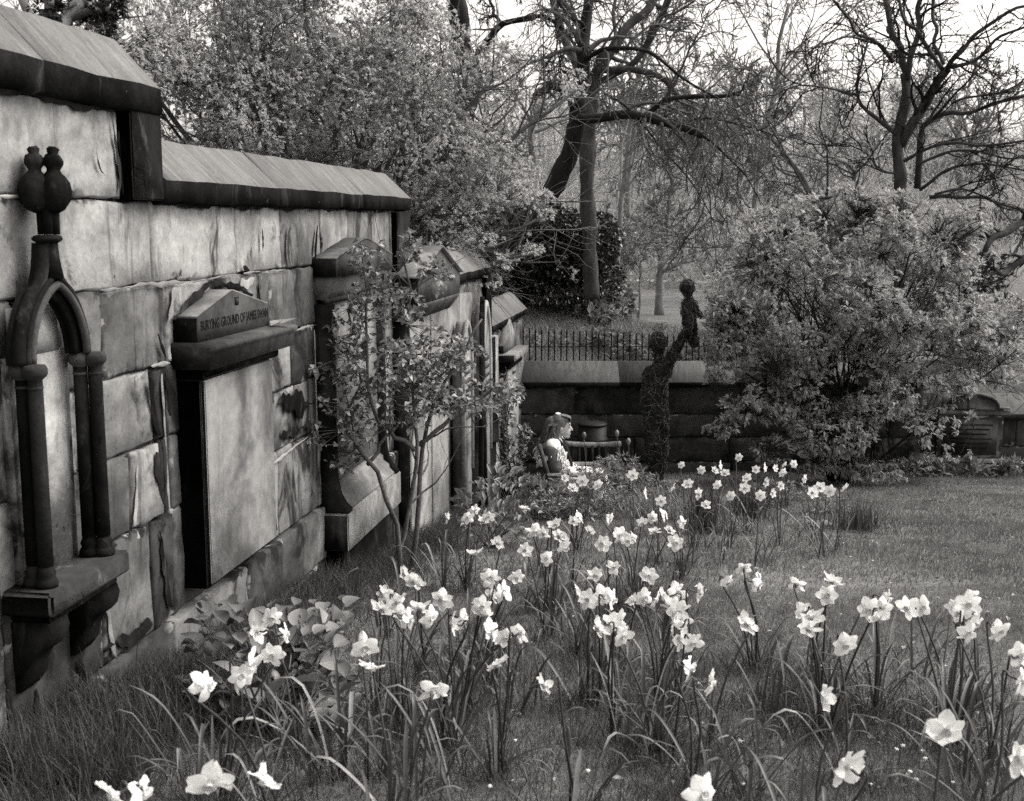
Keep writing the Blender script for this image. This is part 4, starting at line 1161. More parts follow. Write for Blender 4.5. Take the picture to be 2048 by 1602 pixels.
balls = [(atY(x, y, Y), (rx, 0.9, rz)) for x, y, Y, rx, rz in [
    (260, 110, 10.6, 0.55, 0.55), (330, 190, 11.2, 0.65, 0.6), (430, 60, 11.8, 0.8, 0.75), (520, 230, 11.6, 0.8, 0.6), (600, 60, 12.2, 0.9, 0.8), (700, 200, 12.0, 0.85, 0.8), (720, 0, 12.6, 0.8, 0.6),
    (830, 120, 12.3, 0.7, 0.7), (850, 300, 12.0, 0.8, 0.65), (940, 210, 12.4, 0.5, 0.45), (1000, 330, 12.3, 0.45, 0.5), (900, 420, 12.2, 0.7, 0.45), (1000, 120, 12.3, 0.28, 0.22), (420, -40, 12.2, 0.9, 0.5), (900, 500, 12.0, 0.3, 0.14), (960, 480, 12.1, 0.26, 0.12), (1010, 520, 12.1, 0.16, 0.08), (1065, 500, 12.1, 0.12, 0.07), (1090, 430, 12.2, 0.10, 0.06), (680, 330, 12.9, 0.8, 0.4), (1150, 170, 12.6, 0.13, 0.16), (1070, 400, 12.3, 0.2, 0.14), (980, 560, 12.0, 0.12, 0.05)]]
C = blobs(15500, balls, 0.24, 4.0, 0.3, 0.92)
leafy('leafy_tree', 'large tree in pale young leaf behind the left wall', 'tree', tb, stems, C, M['twig'], M['leaf_tree'], 7, 0.040, 0.026, (0.045, 0.014), 0.0030, stem_name='limb', lvl=((10, 0.5, 45, 7, 0.03), (7, 0.5, 40, 6, 0.02)))
# extra loose twigs at its right edge come with the blobs above

# broad leafy bush on the right, in front of the low wall
bb = (3.72, 13.15, gb(3.72, 13.15))
stems = []
for k in range(22):
    a = rng.uniform(0, 2 * math.pi); ex = rng.uniform(0.2, 1.0)
    dx, dy = math.cos(a) * ex * 1.55, math.sin(a) * ex * 0.7
    b = np.array(bb) + np.array([dx * 0.13, dy * 0.15, 0])
    top = np.array(bb) + np.array([dx * 0.95, dy, rng.uniform(1.6, 2.9) - 0.5 * ex])
    stems.append([b, b + (top - b) * 0.5 + np.array([-dx * 0.18, 0, 0.15]), top])
stems.append([np.array(bb) + (0.1, 0, 0), np.array(bb) + (0.9, -0.1, 0.75), np.array(bb) + (1.75, -0.2, 1.5)])
stems.append([np.array(bb) + (-0.1, 0, 0), np.array(bb) + (-0.8, -0.3, 0.9), np.array(bb) + (-1.5, -0.5, 0.75)])
balls = [(atY(x, y, Y), (rx, ry, rz)) for x, y, Y, rx, ry, rz in [
    (1480, 600, 12.7, 0.55, 0.5, 0.42), (1560, 520, 12.9, 0.55, 0.55, 0.42), (1640, 450, 13.0, 0.45, 0.5, 0.35), (1740, 470, 13.0, 0.55, 0.6, 0.45), (1850, 500, 13.1, 0.55, 0.6, 0.42), (1920, 590, 13.1, 0.5, 0.55, 0.42),
    (1700, 600, 12.7, 0.7, 0.6, 0.5), (1820, 640, 12.8, 0.6, 0.55, 0.42), (1580, 660, 12.6, 0.55, 0.5, 0.4), (1450, 680, 12.6, 0.42, 0.4, 0.25), (1950, 690, 13.1, 0.42, 0.5, 0.3), (1700, 420, 13.2, 0.4, 0.4, 0.28), (1430, 740, 12.5, 0.36, 0.3, 0.18),
    (1480, 800, 12.4, 0.22, 0.25, 0.24), (1440, 850, 12.35, 0.2, 0.2, 0.12), (1660, 860, 12.5, 0.5, 0.35, 0.3), (1740, 790, 12.6, 0.5, 0.4, 0.28), (1860, 860, 12.6, 0.45, 0.3, 0.18), (1900, 830, 12.8, 0.5, 0.3, 0.09), (1560, 900, 12.5, 0.3, 0.25, 0.15), (1920, 900, 12.7, 0.25, 0.2, 0.12), (1760, 940, 12.6, 0.45, 0.25, 0.12), (1420, 620, 12.5, 0.25, 0.3, 0.2), (2010, 730, 13.4, 0.35, 0.4, 0.25), (1990, 620, 13.3, 0.35, 0.4, 0.3), (1530, 440, 13.2, 0.25, 0.3, 0.14), (1900, 450, 13.2, 0.4, 0.4, 0.2), (1800, 410, 13.2, 0.35, 0.4, 0.15),
    (1600, 760, 12.7, 0.4, 0.4, 0.22), (1690, 730, 12.9, 0.45, 0.4, 0.22), (1800, 745, 12.9, 0.45, 0.4, 0.2), (1890, 765, 12.9, 0.4, 0.4, 0.18), (1550, 815, 12.6, 0.3, 0.3, 0.16), (1640, 810, 12.7, 0.4, 0.3, 0.2), (1840, 810, 12.8, 0.4, 0.3, 0.16), (1620, 925, 12.7, 0.35, 0.25, 0.12), (1700, 925, 12.8, 0.4, 0.25, 0.14), (1850, 925, 12.8, 0.4, 0.2, 0.12), (1500, 720, 12.6, 0.4, 0.35, 0.16)]]
C = blobs(9000, balls, 0.42, 5.5, 0.3)
C = C[(CX + FPX * C[:, 0] / C[:, 1] > 1412) | (C[:, 2] < -0.55)]        # the bush stops short of the willow child
C = C[~((CX + FPX * C[:, 0] / C[:, 1] > 1875) & (C[:, 2] < -0.80) & (rng.random(len(C)) < 0.9))]        # and leaves the headstone in view
bl = unit_leaf('leaf', M['bush_leaf1'], 'lance', 3)
leafy('leafy_bush', 'broad leafy bush with many thin stems in front of the low wall', 'bush', bb, stems, C, M['bark_dark'], M['leaf_bush'], 5, 0.064, 0.031, (0.022, 0.009), 0.0035, up=0.1, lvl=((10, 0.45, 45, 7, 0.03), (7, 0.5, 42, 6, 0.02)), leaf_parts=300, part_mesh=bl)

# slender small-leaved tree against the left wall
sb = (-0.66, 6.95, gb(-0.66, 6.95))
def ps(*pts): return [atY(x, y, Y) for x, y, Y in pts]
stems = [ps((775, 1175, 6.85), (800, 1080, 6.9), (828, 960, 6.9), (832, 850, 6.9), (822, 700, 6.9), (815, 560, 6.9), (808, 500, 6.9)),
         ps((800, 1160, 6.9), (795, 1060, 6.8), (760, 960, 6.75), (715, 890, 6.7), (690, 850, 6.7), (720, 760, 6.7), (700, 620, 6.75)),
         ps((820, 1150, 7.0), (838, 1000, 7.05), (845, 880, 7.1), (880, 780, 7.1), (930, 700, 7.1), (960, 640, 7.1)),
         ps((735, 930, 6.75), (770, 880, 6.8), (830, 800, 6.9), (900, 740, 7.0)),
         ps((830, 900, 6.9), (780, 860, 6.8), (740, 800, 6.7), (735, 620, 6.7), (725, 490, 6.7)),
         ps((838, 890, 7.0), (900, 840, 7.1), (960, 800, 7.2), (1000, 760, 7.2))]
balls = [(atY(x, y, Y), (rx, 0.22, rz)) for x, y, Y, rx, rz in [
    (735, 520, 6.8, 0.10, 0.14), (755, 600, 6.8, 0.18, 0.16), (700, 660, 6.75, 0.12, 0.18), (760, 720, 6.75, 0.28, 0.18), (850, 700, 6.95, 0.24, 0.20), (800, 610, 6.9, 0.16, 0.12), (690, 790, 6.7, 0.15, 0.16), (790, 800, 6.8, 0.34, 0.18), (890, 770, 7.0, 0.24, 0.18), (870, 560, 6.95, 0.10, 0.12), (960, 790, 7.1, 0.16, 0.12),
    (720, 860, 6.7, 0.16, 0.08), (655, 870, 6.6, 0.10, 0.06), (1000, 800, 7.2, 0.10, 0.10), (690, 920, 6.7, 0.10, 0.06), (820, 500, 6.9, 0.06, 0.10), (930, 720, 7.05, 0.14, 0.12), (650, 740, 6.65, 0.06, 0.06)]]
C = blobs(980, balls, 0.28, 9.0, 0.3)
rl_ = unit_leaf('leaf', M['leaf_shrub'], 'oval', 3)
leafy('slender_tree', 'slender small tree with round glossy leaves standing against the memorials', 'tree', sb, stems, C, M['twig'], M['leaf_shrub'], 4, 0.042, 0.030, (0.016, 0.005), 0.0020, up=-0.1, spread=1.2, lvl=((4, 0.32, 45, 6, 0.02), (3, 0.5, 40, 5, 0.0)), leaf_parts=300, part_mesh=rl_)

# dark evergreen mass below the leaning trunk
eb = (0.35, 19.2, gb(0.35, 19.2))
balls = [(atY(x, y, Y), (rx, 0.8, rz)) for x, y, Y, rx, rz in [(1060, 500, 18.8, 0.5, 0.5), (1120, 520, 19.0, 0.55, 0.55), (1180, 500, 19.2, 0.45, 0.5), (1205, 560, 19.3, 0.35, 0.35), (1030, 560, 18.8, 0.5, 0.35), (1130, 575, 18.9, 0.6, 0.25), (1140, 460, 19.2, 0.35, 0.3), (1000, 480, 18.6, 0.4, 0.5), (960, 560, 18.5, 0.5, 0.4), (1080, 450, 19.0, 0.5, 0.4), (1200, 470, 19.3, 0.35, 0.35), (1090, 590, 18.6, 0.7, 0.2)]]
stems = fan(eb, [b[0] for b in balls], 0.3)
leafy('evergreen_shrub', 'dense dark evergreen shrub on the bank under the leaning trunk', 'shrub', eb, stems, blobs(3600, balls, 0.2, 6.0, 0.4), M['bark_dark'], M['leaf_dark'], 6, 0.085, 0.05, (0.04, 0.02), 0.004)
# ivy creeping on the leaning trunk foot and climbing plants at the wall end
cb = (-0.02, 11.9, gb(-0.02, 11.9))
balls = [(atY(x, y, 11.7), (rx, 0.18, rz)) for x, y, rx, rz in [(1015, 780, 0.16, 0.16), (1005, 850, 0.12, 0.2), (1030, 900, 0.14, 0.2), (1010, 960, 0.2, 0.15), (1045, 960, 0.16, 0.16), (985, 790, 0.12, 0.1), (1050, 870, 0.08, 0.1)]]
leafy('climbing_shrub', 'thin straggling leafy climber at the far corner beside the seated person', 'shrub', cb, fan(cb, [b[0] for b in balls], 0.2), blobs(260, balls, 0.3, 8, 0.3), M['twig'], M['leaf_shrub'], 4, 0.055, 0.036, (0.012, 0.006), 0.0022, lvl=((4, 0.4, 40, 6, 0.03),))
# shrubs beyond the low wall at the right edge
for i, (px, py, Y, rx, ry, rz, n, mt, lab) in enumerate([(1985, 640, 16.2, 0.8, 0.7, 0.75, 800, 'leaf_bush', 'loose leafy shrub beyond the low wall at the right edge'), (1930, 560, 19.0, 1.0, 0.8, 0.7, 700, 'leaf_dark', 'dark shrub beyond the low wall behind the bush'), (1660, 560, 20.5, 2.2, 0.8, 0.8, 1100, 'leaf_bush', 'grey thicket beyond the low wall behind the middle of the bush')]):
    c = atY(px, py, Y); base = (c[0], c[1], gb(c[0], c[1]))
    bl_ = [(c + rng.normal(0, 1, 3) * [rx * .5, ry * .4, rz * .45], (rx * .5, ry * .5, rz * .45)) for _ in range(7)] + [(np.array([c[0], c[1], base[2] + rz * .4]), (rx, ry, rz * .5))]
    leafy('park_shrub', lab, 'shrub', base, fan(base, [b_[0] for b_ in bl_], 0.1), blobs(n, bl_, 0.3, 5, 0.3), M['bark_dark'], M[mt], 5, 0.09, 0.045, (0.02, 0.008), 0.004, lvl=((4, 0.5, 40, 6, 0.03),), group='shrubs beyond the low wall')
# leafy ground plants on the bank
for i, (px, py, Y, rx, ry, rz, n, lab) in enumerate([(1215, 640, 17.3, 0.5, 0.7, 0.10, 120, 'large-leaved ground plants spilling down the bank below the pale trunk'), (1280, 680, 16.4, 0.55, 0.5, 0.10, 130, 'pale leafy ground cover along the bank just behind the willow head'),
        (1110, 640, 17.0, 0.7, 0.5, 0.05, 50, 'low weeds on the grass bank above the railing'), (1380, 690, 15.8, 0.6, 0.3, 0.14, 180, 'leafy weeds behind the low wall beside the raised arm'), (1180, 590, 18.6, 0.4, 0.3, 0.16, 110, 'spiky undergrowth at the foot of the pale trunk'),
        (1235, 520, 20.0, 0.3, 0.3, 0.35, 150, 'pale young bush just right of the dark evergreen shrub')]):
    c = atY(px, py, Y); base = (c[0], c[1], gb(c[0], c[1]))
    c2 = np.array([c[0], c[1], base[2] + rz * 0.8])
    leafy('bank_plant', lab, 'plant', base, fan(base, [c2 + rng.normal(0, 1, 3) * [rx * .5, ry * .5, 0.03] for _ in range(6)], 0.1), blobs(n, [(c2, (rx, ry, rz))], 0.2, 6, 0.2), M['twig'], M['leaf_bank'], 3, 0.11, 0.075, (0.008, 0.004), 0.003, lvl=((2, 0.4, 40, 5, 0.02),), group='plants on the bank')

# far single trees on the park lawn
def simple_tree(name, label, x, y, h, r, mat, lean=0.0, group=None, minr=0.006, dens=1.0):
    base = (x, y, gb(x, y) - 0.1)
    t = thing(name, label, 'tree', base, rng.uniform(0, 6), group)
    K = 10
    P = np.zeros((1, K, 3)); P[0, :, 2] = np.linspace(0, h * 0.62, K)
    P[0, :, :2] = np.cumsum(rng.normal(0, 0.012 * h, (K, 2)), 0) * np.linspace(0, 1, K)[:, None] + np.linspace(0, lean * h, K)[:, None] * np.array([1, 0])
    R = np.linspace(r, r * 0.55, K)[None] * (1 + 0.3 * np.exp(-np.linspace(0, 8, K)))
    MB().tube(P[0], R[0], 10).obj('trunk', mat, t, True)
    G = []
    for i, (m, ratio, ang, k, up) in enumerate([(int(9 * dens), 0.75, 42, 7, 0.05), (6, 0.5, 42, 6, 0.03), (6, 0.5, 42, 5, 0.0), (4, 0.6, 42, 4, 0.0)]):
        P, R = sprout(P, R, m, ratio, ang, k, up, 0.16, 0.4 if i == 0 else 0.2)
        R = np.maximum(R, minr)
        G.append((P, R, 5 if i < 2 else 3))
    tag(join_tubes(G).obj('crown', mat, t, True), kind='stuff')
    return t
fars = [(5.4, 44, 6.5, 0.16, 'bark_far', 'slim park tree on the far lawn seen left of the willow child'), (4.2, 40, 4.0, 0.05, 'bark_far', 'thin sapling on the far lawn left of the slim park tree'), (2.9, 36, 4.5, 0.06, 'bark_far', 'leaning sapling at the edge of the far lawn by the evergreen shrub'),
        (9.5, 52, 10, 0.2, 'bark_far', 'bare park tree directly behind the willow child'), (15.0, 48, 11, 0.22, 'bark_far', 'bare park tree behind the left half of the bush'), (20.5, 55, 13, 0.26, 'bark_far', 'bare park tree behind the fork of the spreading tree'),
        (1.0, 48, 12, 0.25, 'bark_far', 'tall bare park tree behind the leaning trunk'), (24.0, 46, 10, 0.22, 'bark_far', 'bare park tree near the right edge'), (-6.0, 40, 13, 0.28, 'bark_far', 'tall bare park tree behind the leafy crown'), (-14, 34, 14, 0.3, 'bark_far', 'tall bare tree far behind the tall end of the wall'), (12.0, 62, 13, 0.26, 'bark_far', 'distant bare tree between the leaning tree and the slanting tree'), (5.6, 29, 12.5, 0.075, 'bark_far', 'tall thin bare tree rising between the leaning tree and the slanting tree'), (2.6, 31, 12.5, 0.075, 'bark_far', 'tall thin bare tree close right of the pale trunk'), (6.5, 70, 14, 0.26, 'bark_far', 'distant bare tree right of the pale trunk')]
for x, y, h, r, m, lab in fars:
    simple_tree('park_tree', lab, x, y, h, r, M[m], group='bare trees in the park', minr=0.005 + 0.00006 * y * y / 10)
# the wood on the far hillside: one mass
G = []
n = 150
ty = rng.uniform(80, 150, n); tx = rng.uniform(-0.55, 0.55, n) * ty
tz = gz(tx, ty)
h = rng.uniform(8, 15, n) * np.where(np.abs(tx - 0.05 * ty) < 0.09 * ty, 0.9, 1.0)
P = np.zeros((n, 7, 3)); P[:, :, 0] = tx[:, None]; P[:, :, 1] = ty[:, None]; P[:, :, 2] = tz[:, None] + np.linspace(-0.2, 0.65, 7)[None] * h[:, None]
P[:, 1:, :2] += np.cumsum(rng.normal(0, 0.15, (n, 6, 2)), 1)
R = np.linspace(0.22, 0.12, 7)[None].repeat(n, 0)
G.append((P, R, 5))
for i, (m, ratio, ang, k, up) in enumerate([(8, 0.65, 45, 5, 0.06), (7, 0.5, 42, 4, 0.03), (8, 0.55, 42, 3, 0.0)]):
    P, R = sprout(P, R, m, ratio, ang, k, up, 0.18, 0.25)
    R = np.maximum(R, 0.02)
    G.append((P, R, 3))
n = 90
ty = rng.uniform(30, 80, n); tx = rng.choice([-1, 1, 1, 1], n) * rng.uniform(0.16, 0.46, n) * ty
tx = np.where((tx > 0) & (tx / ty < 0.2) & (ty < 60), ty * 0.03, tx)
P = np.zeros((n, 7, 3)); P[:, :, 0] = tx[:, None]; P[:, :, 1] = ty[:, None]; P[:, :, 2] = gz(tx, ty)[:, None] + np.linspace(-0.2, 0.55, 7)[None] * (rng.uniform(0.075, 0.15, n) * ty + 2)[:, None]
P[:, 1:, :2] += np.cumsum(rng.normal(0, 0.08, (n, 6, 2)), 1)
R = np.linspace(0.08, 0.04, 7)[None].repeat(n, 0) * (ty / 45)[:, None]
G.append((P, R, 5))
for i, (m, ratio, ang, k, up) in enumerate([(8, 0.7, 45, 6, 0.05), (7, 0.55, 42, 5, 0.02), (8, 0.6, 42, 4, 0.0)]):
    P, R = sprout(P, R, m, ratio, ang, k, up, 0.2, 0.2)
    R = np.maximum(R, 0.006)
    G.append((P, R, 3))
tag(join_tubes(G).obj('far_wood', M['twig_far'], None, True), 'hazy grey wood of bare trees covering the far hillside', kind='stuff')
# undergrowth mist of buds and scrub on the far slope, part of the same mass
n = 60000
ty = rng.uniform(60, 150, n); tx = rng.uniform(-0.55, 0.55, n) * ty
pos = np.c_[tx, ty, gz(tx, ty) + rng.random(n) ** 2 * 5.0 * sm((ty - 60) / 20)]
V, F = leafmesh(pos, rand_unit(n), rand_unit(n), 0.35, 0.16)
tag(link('far_scrub', mesh_from('far_scrub', V, F), M['scrub']), 'pale scrub and budding undergrowth on the far slope', kind='stuff')
# white building glimpsed at the right edge
wb = thing('white_building', 'low white building with a dark roof glimpsed under the limb at the right edge', 'building', (17.6, 41, float(gz(17.6, 41))), -0.1)
MB().box((-1.6, 0, -0.3), (4.5, 4, 2.8)).obj('wall', M['white_wall'], wb)
MB().prism([(-1.9, 2.801), (4.8, 2.801), (4.2, 3.9), (-1.3, 3.9)], -0.3, 4.3).obj('roof', M['soot_mid'], wb)

# ------------------------------------------------------------------ bodies: capsules fused into one continuous skin
def capsule(p0, p1, r0, r1, n=14, m=5):
    p0 = np.array(p0, float); p1 = np.array(p1, float)
    t = p1 - p0; L = np.linalg.norm(t); t = t / max(L, 1e-9)
    ref = np.array([1.0, 0, 0]) if abs(t[2]) > 0.8 else np.array([0, 0, 1.0])
    u = np.cross(t, ref); u /= np.linalg.norm(u); v = np.cross(t, u)
    rings = []
    for a in np.linspace(-math.pi / 2, 0, m): rings.append((p0 + t * r0 * math.sin(a), max(r0 * math.cos(a), 1e-4)))
    for a in np.linspace(0, math.pi / 2, m): rings.append((p1 + t * r1 * math.sin(a), max(r1 * math.cos(a), 1e-4)))
    th = np.linspace(0, 2 * math.pi, n, endpoint=False)
    V = np.array([c + r * (math.cos(q) * u + math.sin(q) * v) for c, r in rings for q in th])
    k = len(rings); i = np.arange(k - 1)[:, None] * n; j = np.arange(n)[None]; jn = (j + 1) % n
    F = np.stack([i + j, i + jn, i + n + jn, i + n + j], -1).reshape(-1, 4)
    return V, F
def ellipsoid(c, r, rot=None, n=20, m=14):
    a = np.linspace(-math.pi / 2 + 0.01, math.pi / 2 - 0.01, m); th = np.linspace(0, 2 * math.pi, n, endpoint=False)
    V = np.array([(math.cos(p) * math.cos(q), math.cos(p) * math.sin(q), math.sin(p)) for p in a for q in th]) * np.array(r)
    if rot is not None: V = V @ np.array(Matrix.Rotation(rot[1], 3, rot[0])).T
    i = np.arange(m - 1)[:, None] * n; j = np.arange(n)[None]; jn = (j + 1) % n
    F = np.stack([i + j, i + jn, i + n + jn, i + n + j], -1).reshape(-1, 4)
    return V + np.array(c), F
def fuse(name, pieces, voxel=0.012, smooth=4):
    b = MB()
    for V, F in pieces:
        n0 = b.n; b.add(V, [F])
    # close the ends of each piece with fans so that the voxel fill sees solids
    me = b.mesh(name)
    import bmesh
    bm = bmesh.new(); bm.from_mesh(me)
    bmesh.ops.holes_fill(bm, edges=[e for e in bm.edges if e.is_boundary], sides=0)
    bmesh.ops.recalc_face_normals(bm, faces=bm.faces)
    bm.to_mesh(me); bm.free()
    o = bpy.data.objects.new(name, me); COL.objects.link(o)
    md = o.modifiers.new('r', 'REMESH'); md.mode = 'VOXEL'; md.voxel_size = voxel
    ms = o.modifiers.new('s', 'SMOOTH'); ms.factor = 0.5; ms.iterations = smooth
    bpy.context.view_layer.update()
    out = bpy.data.meshes.new_from_object(o.evaluated_get(bpy.context.evaluated_depsgraph_get()))
    bpy.data.objects.remove(o); bpy.data.meshes.remove(me)
    out.name = name
    out.polygons.foreach_set('use_smooth', np.ones(len(out.polygons), dtype=bool))
    out.materials.clear()
    return out

# ------------------------------------------------------------------ woven willow figures
gS = gb(1.61, 13.2)
SC = thing('willow_sculpture', 'dark woven-willow figure of a woman holding a child high on one raised arm', 'sculpture', (1.61, 13.2, gS))
def L_(px, py, dy=0.0):
    p = atY(px, py, 13.2 + dy); return p - np.array([1.61, 13.2, gS])
woman = [capsule(L_(1312, 1000), L_(1313, 945), 0.05, 0.078), capsule(L_(1313, 945), L_(1313, 905), 0.078, 0.108), capsule(L_(1313, 905), L_(1312, 860), 0.112, 0.132), capsule(L_(1312, 860), L_(1312, 810), 0.134, 0.130), capsule(L_(1312, 810), L_(1314, 765), 0.126, 0.105),
         capsule(L_(1303, 748), L_(1328, 742), 0.085, 0.085), capsule(L_(1317, 738), L_(1317, 705), 0.05, 0.045), ellipsoid(L_(1316, 685), (0.088, 0.088, 0.112)),
         capsule(L_(1330, 740), L_(1354, 694), 0.058, 0.044), capsule(L_(1354, 694), L_(1381, 648, -0.05), 0.042, 0.034), capsule(L_(1381, 648, -0.05), L_(1386, 634, -0.05), 0.038, 0.034),
         capsule(L_(1296, 752), L_(1290, 810, -0.03), 0.05, 0.042), capsule(L_(1290, 810, -0.03), L_(1296, 850, -0.08), 0.04, 0.032)]
child = [ellipsoid(L_(1375, 575), (0.068, 0.066, 0.082)), capsule(L_(1377, 592), L_(1377, 600), 0.032, 0.032), capsule(L_(1378, 607), L_(1378, 640), 0.056, 0.060), capsule(L_(1374, 645), L_(1380, 672, -0.03), 0.046, 0.030), capsule(L_(1380, 672, -0.03), L_(1386, 690), 0.035, 0.026),
         capsule(L_(1384, 645), L_(1388, 672, 0.03), 0.042, 0.030), capsule(L_(1388, 672, 0.03), L_(1392, 688, 0.03), 0.034, 0.026), capsule(L_(1386, 606), L_(1394, 625, -0.06), 0.032, 0.026), capsule(L_(1394, 625, -0.06), L_(1404, 634, -0.08), 0.024, 0.020), capsule(L_(1370, 606), L_(1368, 628), 0.030, 0.024)]
def weave(me, n, steps, step, r, parent, mat, seed, down=0.0, stray=0.004):
    rg = np.random.default_rng(seed)
    vs = [v.co.copy() for v in me.vertices]; ps_ = [tuple(p.vertices) for p in me.polygons]
    tree = BVHTree.FromPolygons(vs, ps_)
    out = []
    for i in range(n):
        p = vs[int(rg.integers(len(vs)))].copy(); d = Vector(rg.normal(size=3)); d.z += down * rg.normal()
        line = []
        for k in range(steps):
            q, nr, _, _ = tree.find_nearest(p)
            d = (d - nr * d.dot(nr)); d.normalize()
            d = (d + 0.35 * Vector(rg.normal(size=3))).normalized()
            line.append(np.array(q + nr * (0.002 + stray * abs(rg.normal()))))
            p = q + d * step
        out.append(line)
    P = np.array(out)
    V, F = tubes(P, np.full(P.shape[:2], r) * rg.uniform(0.6, 1.3, (n, 1)), 4)
    return tag(link('willow_weave', mesh_from('willow_weave', V, F, True), mat, parent), kind='stuff')
for nm, pcs, n, vx in (('woman_figure', woman, 620, 0.02), ('child_figure', child, 240, 0.012)):
    me = fuse(nm, pcs, vx, 3)
    o = link(nm, me, M['willow'], SC)
    weave(me, n, 11, 0.045 if nm[0] == 'w' else 0.025, 0.0042 if nm[0] == 'w' else 0.003, o, M['willow'], 5, 0.5, 0.010)
    weave(me, n // 3, 9, 0.04 if nm[0] == 'w' else 0.022, 0.0036 if nm[0] == 'w' else 0.0028, o, M['willow_lt'], 9, 0.2, 0.014)
# loose rods in the hair
b = MB()
for i in range(26):
    a = rng.uniform(0, 6.28); c = L_(1316, 672); e = c + np.array([math.cos(a) * 0.11, math.sin(a) * 0.08, rng.uniform(0.06, 0.17)])
    b.tube([c + np.array([math.cos(a) * 0.06, math.sin(a) * 0.06, 0.06]), (c + e) / 2 + rng.normal(0, 0.02, 3) + [0, 0, 0.05], e], 0.003, 4, 7)
tag(b.obj('loose_rods', M['willow_lt'], SC, True), kind='stuff')

# ------------------------------------------------------------------ chairs, bin and the seated person in the hollow by the corner
def chair(name, label, loc, rz, curved=False):
    t = thing(name, label, 'chair', loc, rz)
    # faces local +x; seat height 0.40
    for sy in (-1, 1):
        b = MB(); b.tube([(0.05, sy * 0.27, 0.0), (0.02, sy * 0.27, 0.42), (-0.10, sy * 0.27, 0.86)], [0.028, 0.027, 0.022], 6, 9); b.obj('back_post', M['wood'], t)
        b = MB(); b.tube([(0.46, sy * 0.27, 0.0), (0.45, sy * 0.27, 0.575)], 0.026, 6); b.obj('front_leg', M['wood'], t)
        MB().box((-0.03, sy * 0.27 - 0.035, 0.578), (0.50, sy * 0.27 + 0.035, 0.604), ch=0.006).obj('armrest', M['wood_lt'], t)
        MB().box((0.03, sy * 0.27 - 0.012, 0.335), (0.45, sy * 0.27 + 0.012, 0.385)).obj('seat_rail', M['wood'], t)
    for k in range(6):
        MB().box((0.0 + k * 0.078, -0.262, 0.387), (0.066 + k * 0.078, 0.262, 0.405), ch=0.003).obj('seat_slat', M['wood'], t)
    b = MB()
    if curved:
        b.tube([(-0.075, -0.30, 0.85), (-0.115, -0.12, 0.83), (-0.115, 0.12, 0.83), (-0.075, 0.30, 0.85)], 0.030, 8, 12); b.obj('top_rail', M['wood_lt'], t, True)
    else:
        b.tube([(-0.095, -0.24, 0.84), (-0.11, 0, 0.85), (-0.095, 0.24, 0.84)], 0.026, 8, 9); b.obj('top_rail', M['wood'], t, True)
    for k in range(7):
        y = -0.21 + k * 0.07
        b = MB(); b.tube([(0.0, y, 0.41), (-0.04, y, 0.60), (-0.10, y, 0.83)], 0.014, 4, 5); b.obj('back_slat', M['bark_dark'], t)
    return t
gC = gb(0.36, 11.85)
chair('garden_chair', 'weathered wooden armchair the person with the white scrunchie sits in', (0.385, 11.86, gC), -0.04)
gD = gb(0.84, 12.55)
chair('garden_chair', 'empty wooden chair with a curved pale top rail in front of the black bin', (0.85, 12.42, gD), math.radians(-92), True)
# curved pale rail chair faces the camera; black lidded bin behind it
bn = thing('black_bin', 'black lidded drum against the low wall behind the empty chair', 'bin', (0.925, 13.6, gb(0.925, 13.6)))
gB = gb(0.925, 13.6); T = -1.115 - gB
MB().lathe([(0.15, 0.0), (0.172, 0.03), (0.174, T - 0.20), (0.18, T - 0.19), (0.18, T - 0.165), (0.166, T - 0.16), (0.164, T - 0.01)], (0, 0, 0), 28).obj('drum', M['black'], bn, True)
MB().lathe([(0.170, T - 0.012), (0.172, T), (0.15, T + 0.014), (0.08, T + 0.03), (0.02, T + 0.038)], (0, 0, 0), 28).obj('lid', M['black'], bn, True)
MB().lathe([(0.008, T + 0.037), (0.014, T + 0.046), (0.012, T + 0.056), (0.003, T + 0.06)], (0, 0, 0), 10).obj('knob', M['iron'], bn, True)

PR = thing('person', 'seated person with long wavy hair, white scrunchie, fleecy collar and white skirt looking down', 'person', (0.41, 11.86, gC), -0.04)
hx, hz = 0.085, 1.035
body = [ellipsoid((hx, 0, hz), (0.092, 0.074, 0.105), ('Y', 0.35)), ellipsoid((hx + 0.03, 0, hz - 0.055), (0.062, 0.052, 0.062), ('Y', 0.5)), capsule((hx + 0.086, 0, hz - 0.012), (hx + 0.103, 0, hz - 0.042), 0.010, 0.015), capsule((hx + 0.078, 0, hz - 0.080), (hx + 0.085, 0, hz - 0.085), 0.017, 0.012), capsule((hx + 0.055, 0, hz - 0.105), (hx + 0.065, 0, hz - 0.110), 0.026, 0.022),
        capsule((0.01, 0, 0.86), (0.045, 0, 0.97), 0.052, 0.047), capsule((0.0, -0.11, 0.845), (0.0, 0.11, 0.845), 0.07, 0.07), capsule((0.0, -0.05, 0.76), (0.0, 0.05, 0.76), 0.115, 0.115), capsule((0.0, -0.05, 0.62), (0.0, 0.05, 0.62), 0.105, 0.105), capsule((0.02, -0.07, 0.49), (0.02, 0.07, 0.49), 0.115, 0.115)]
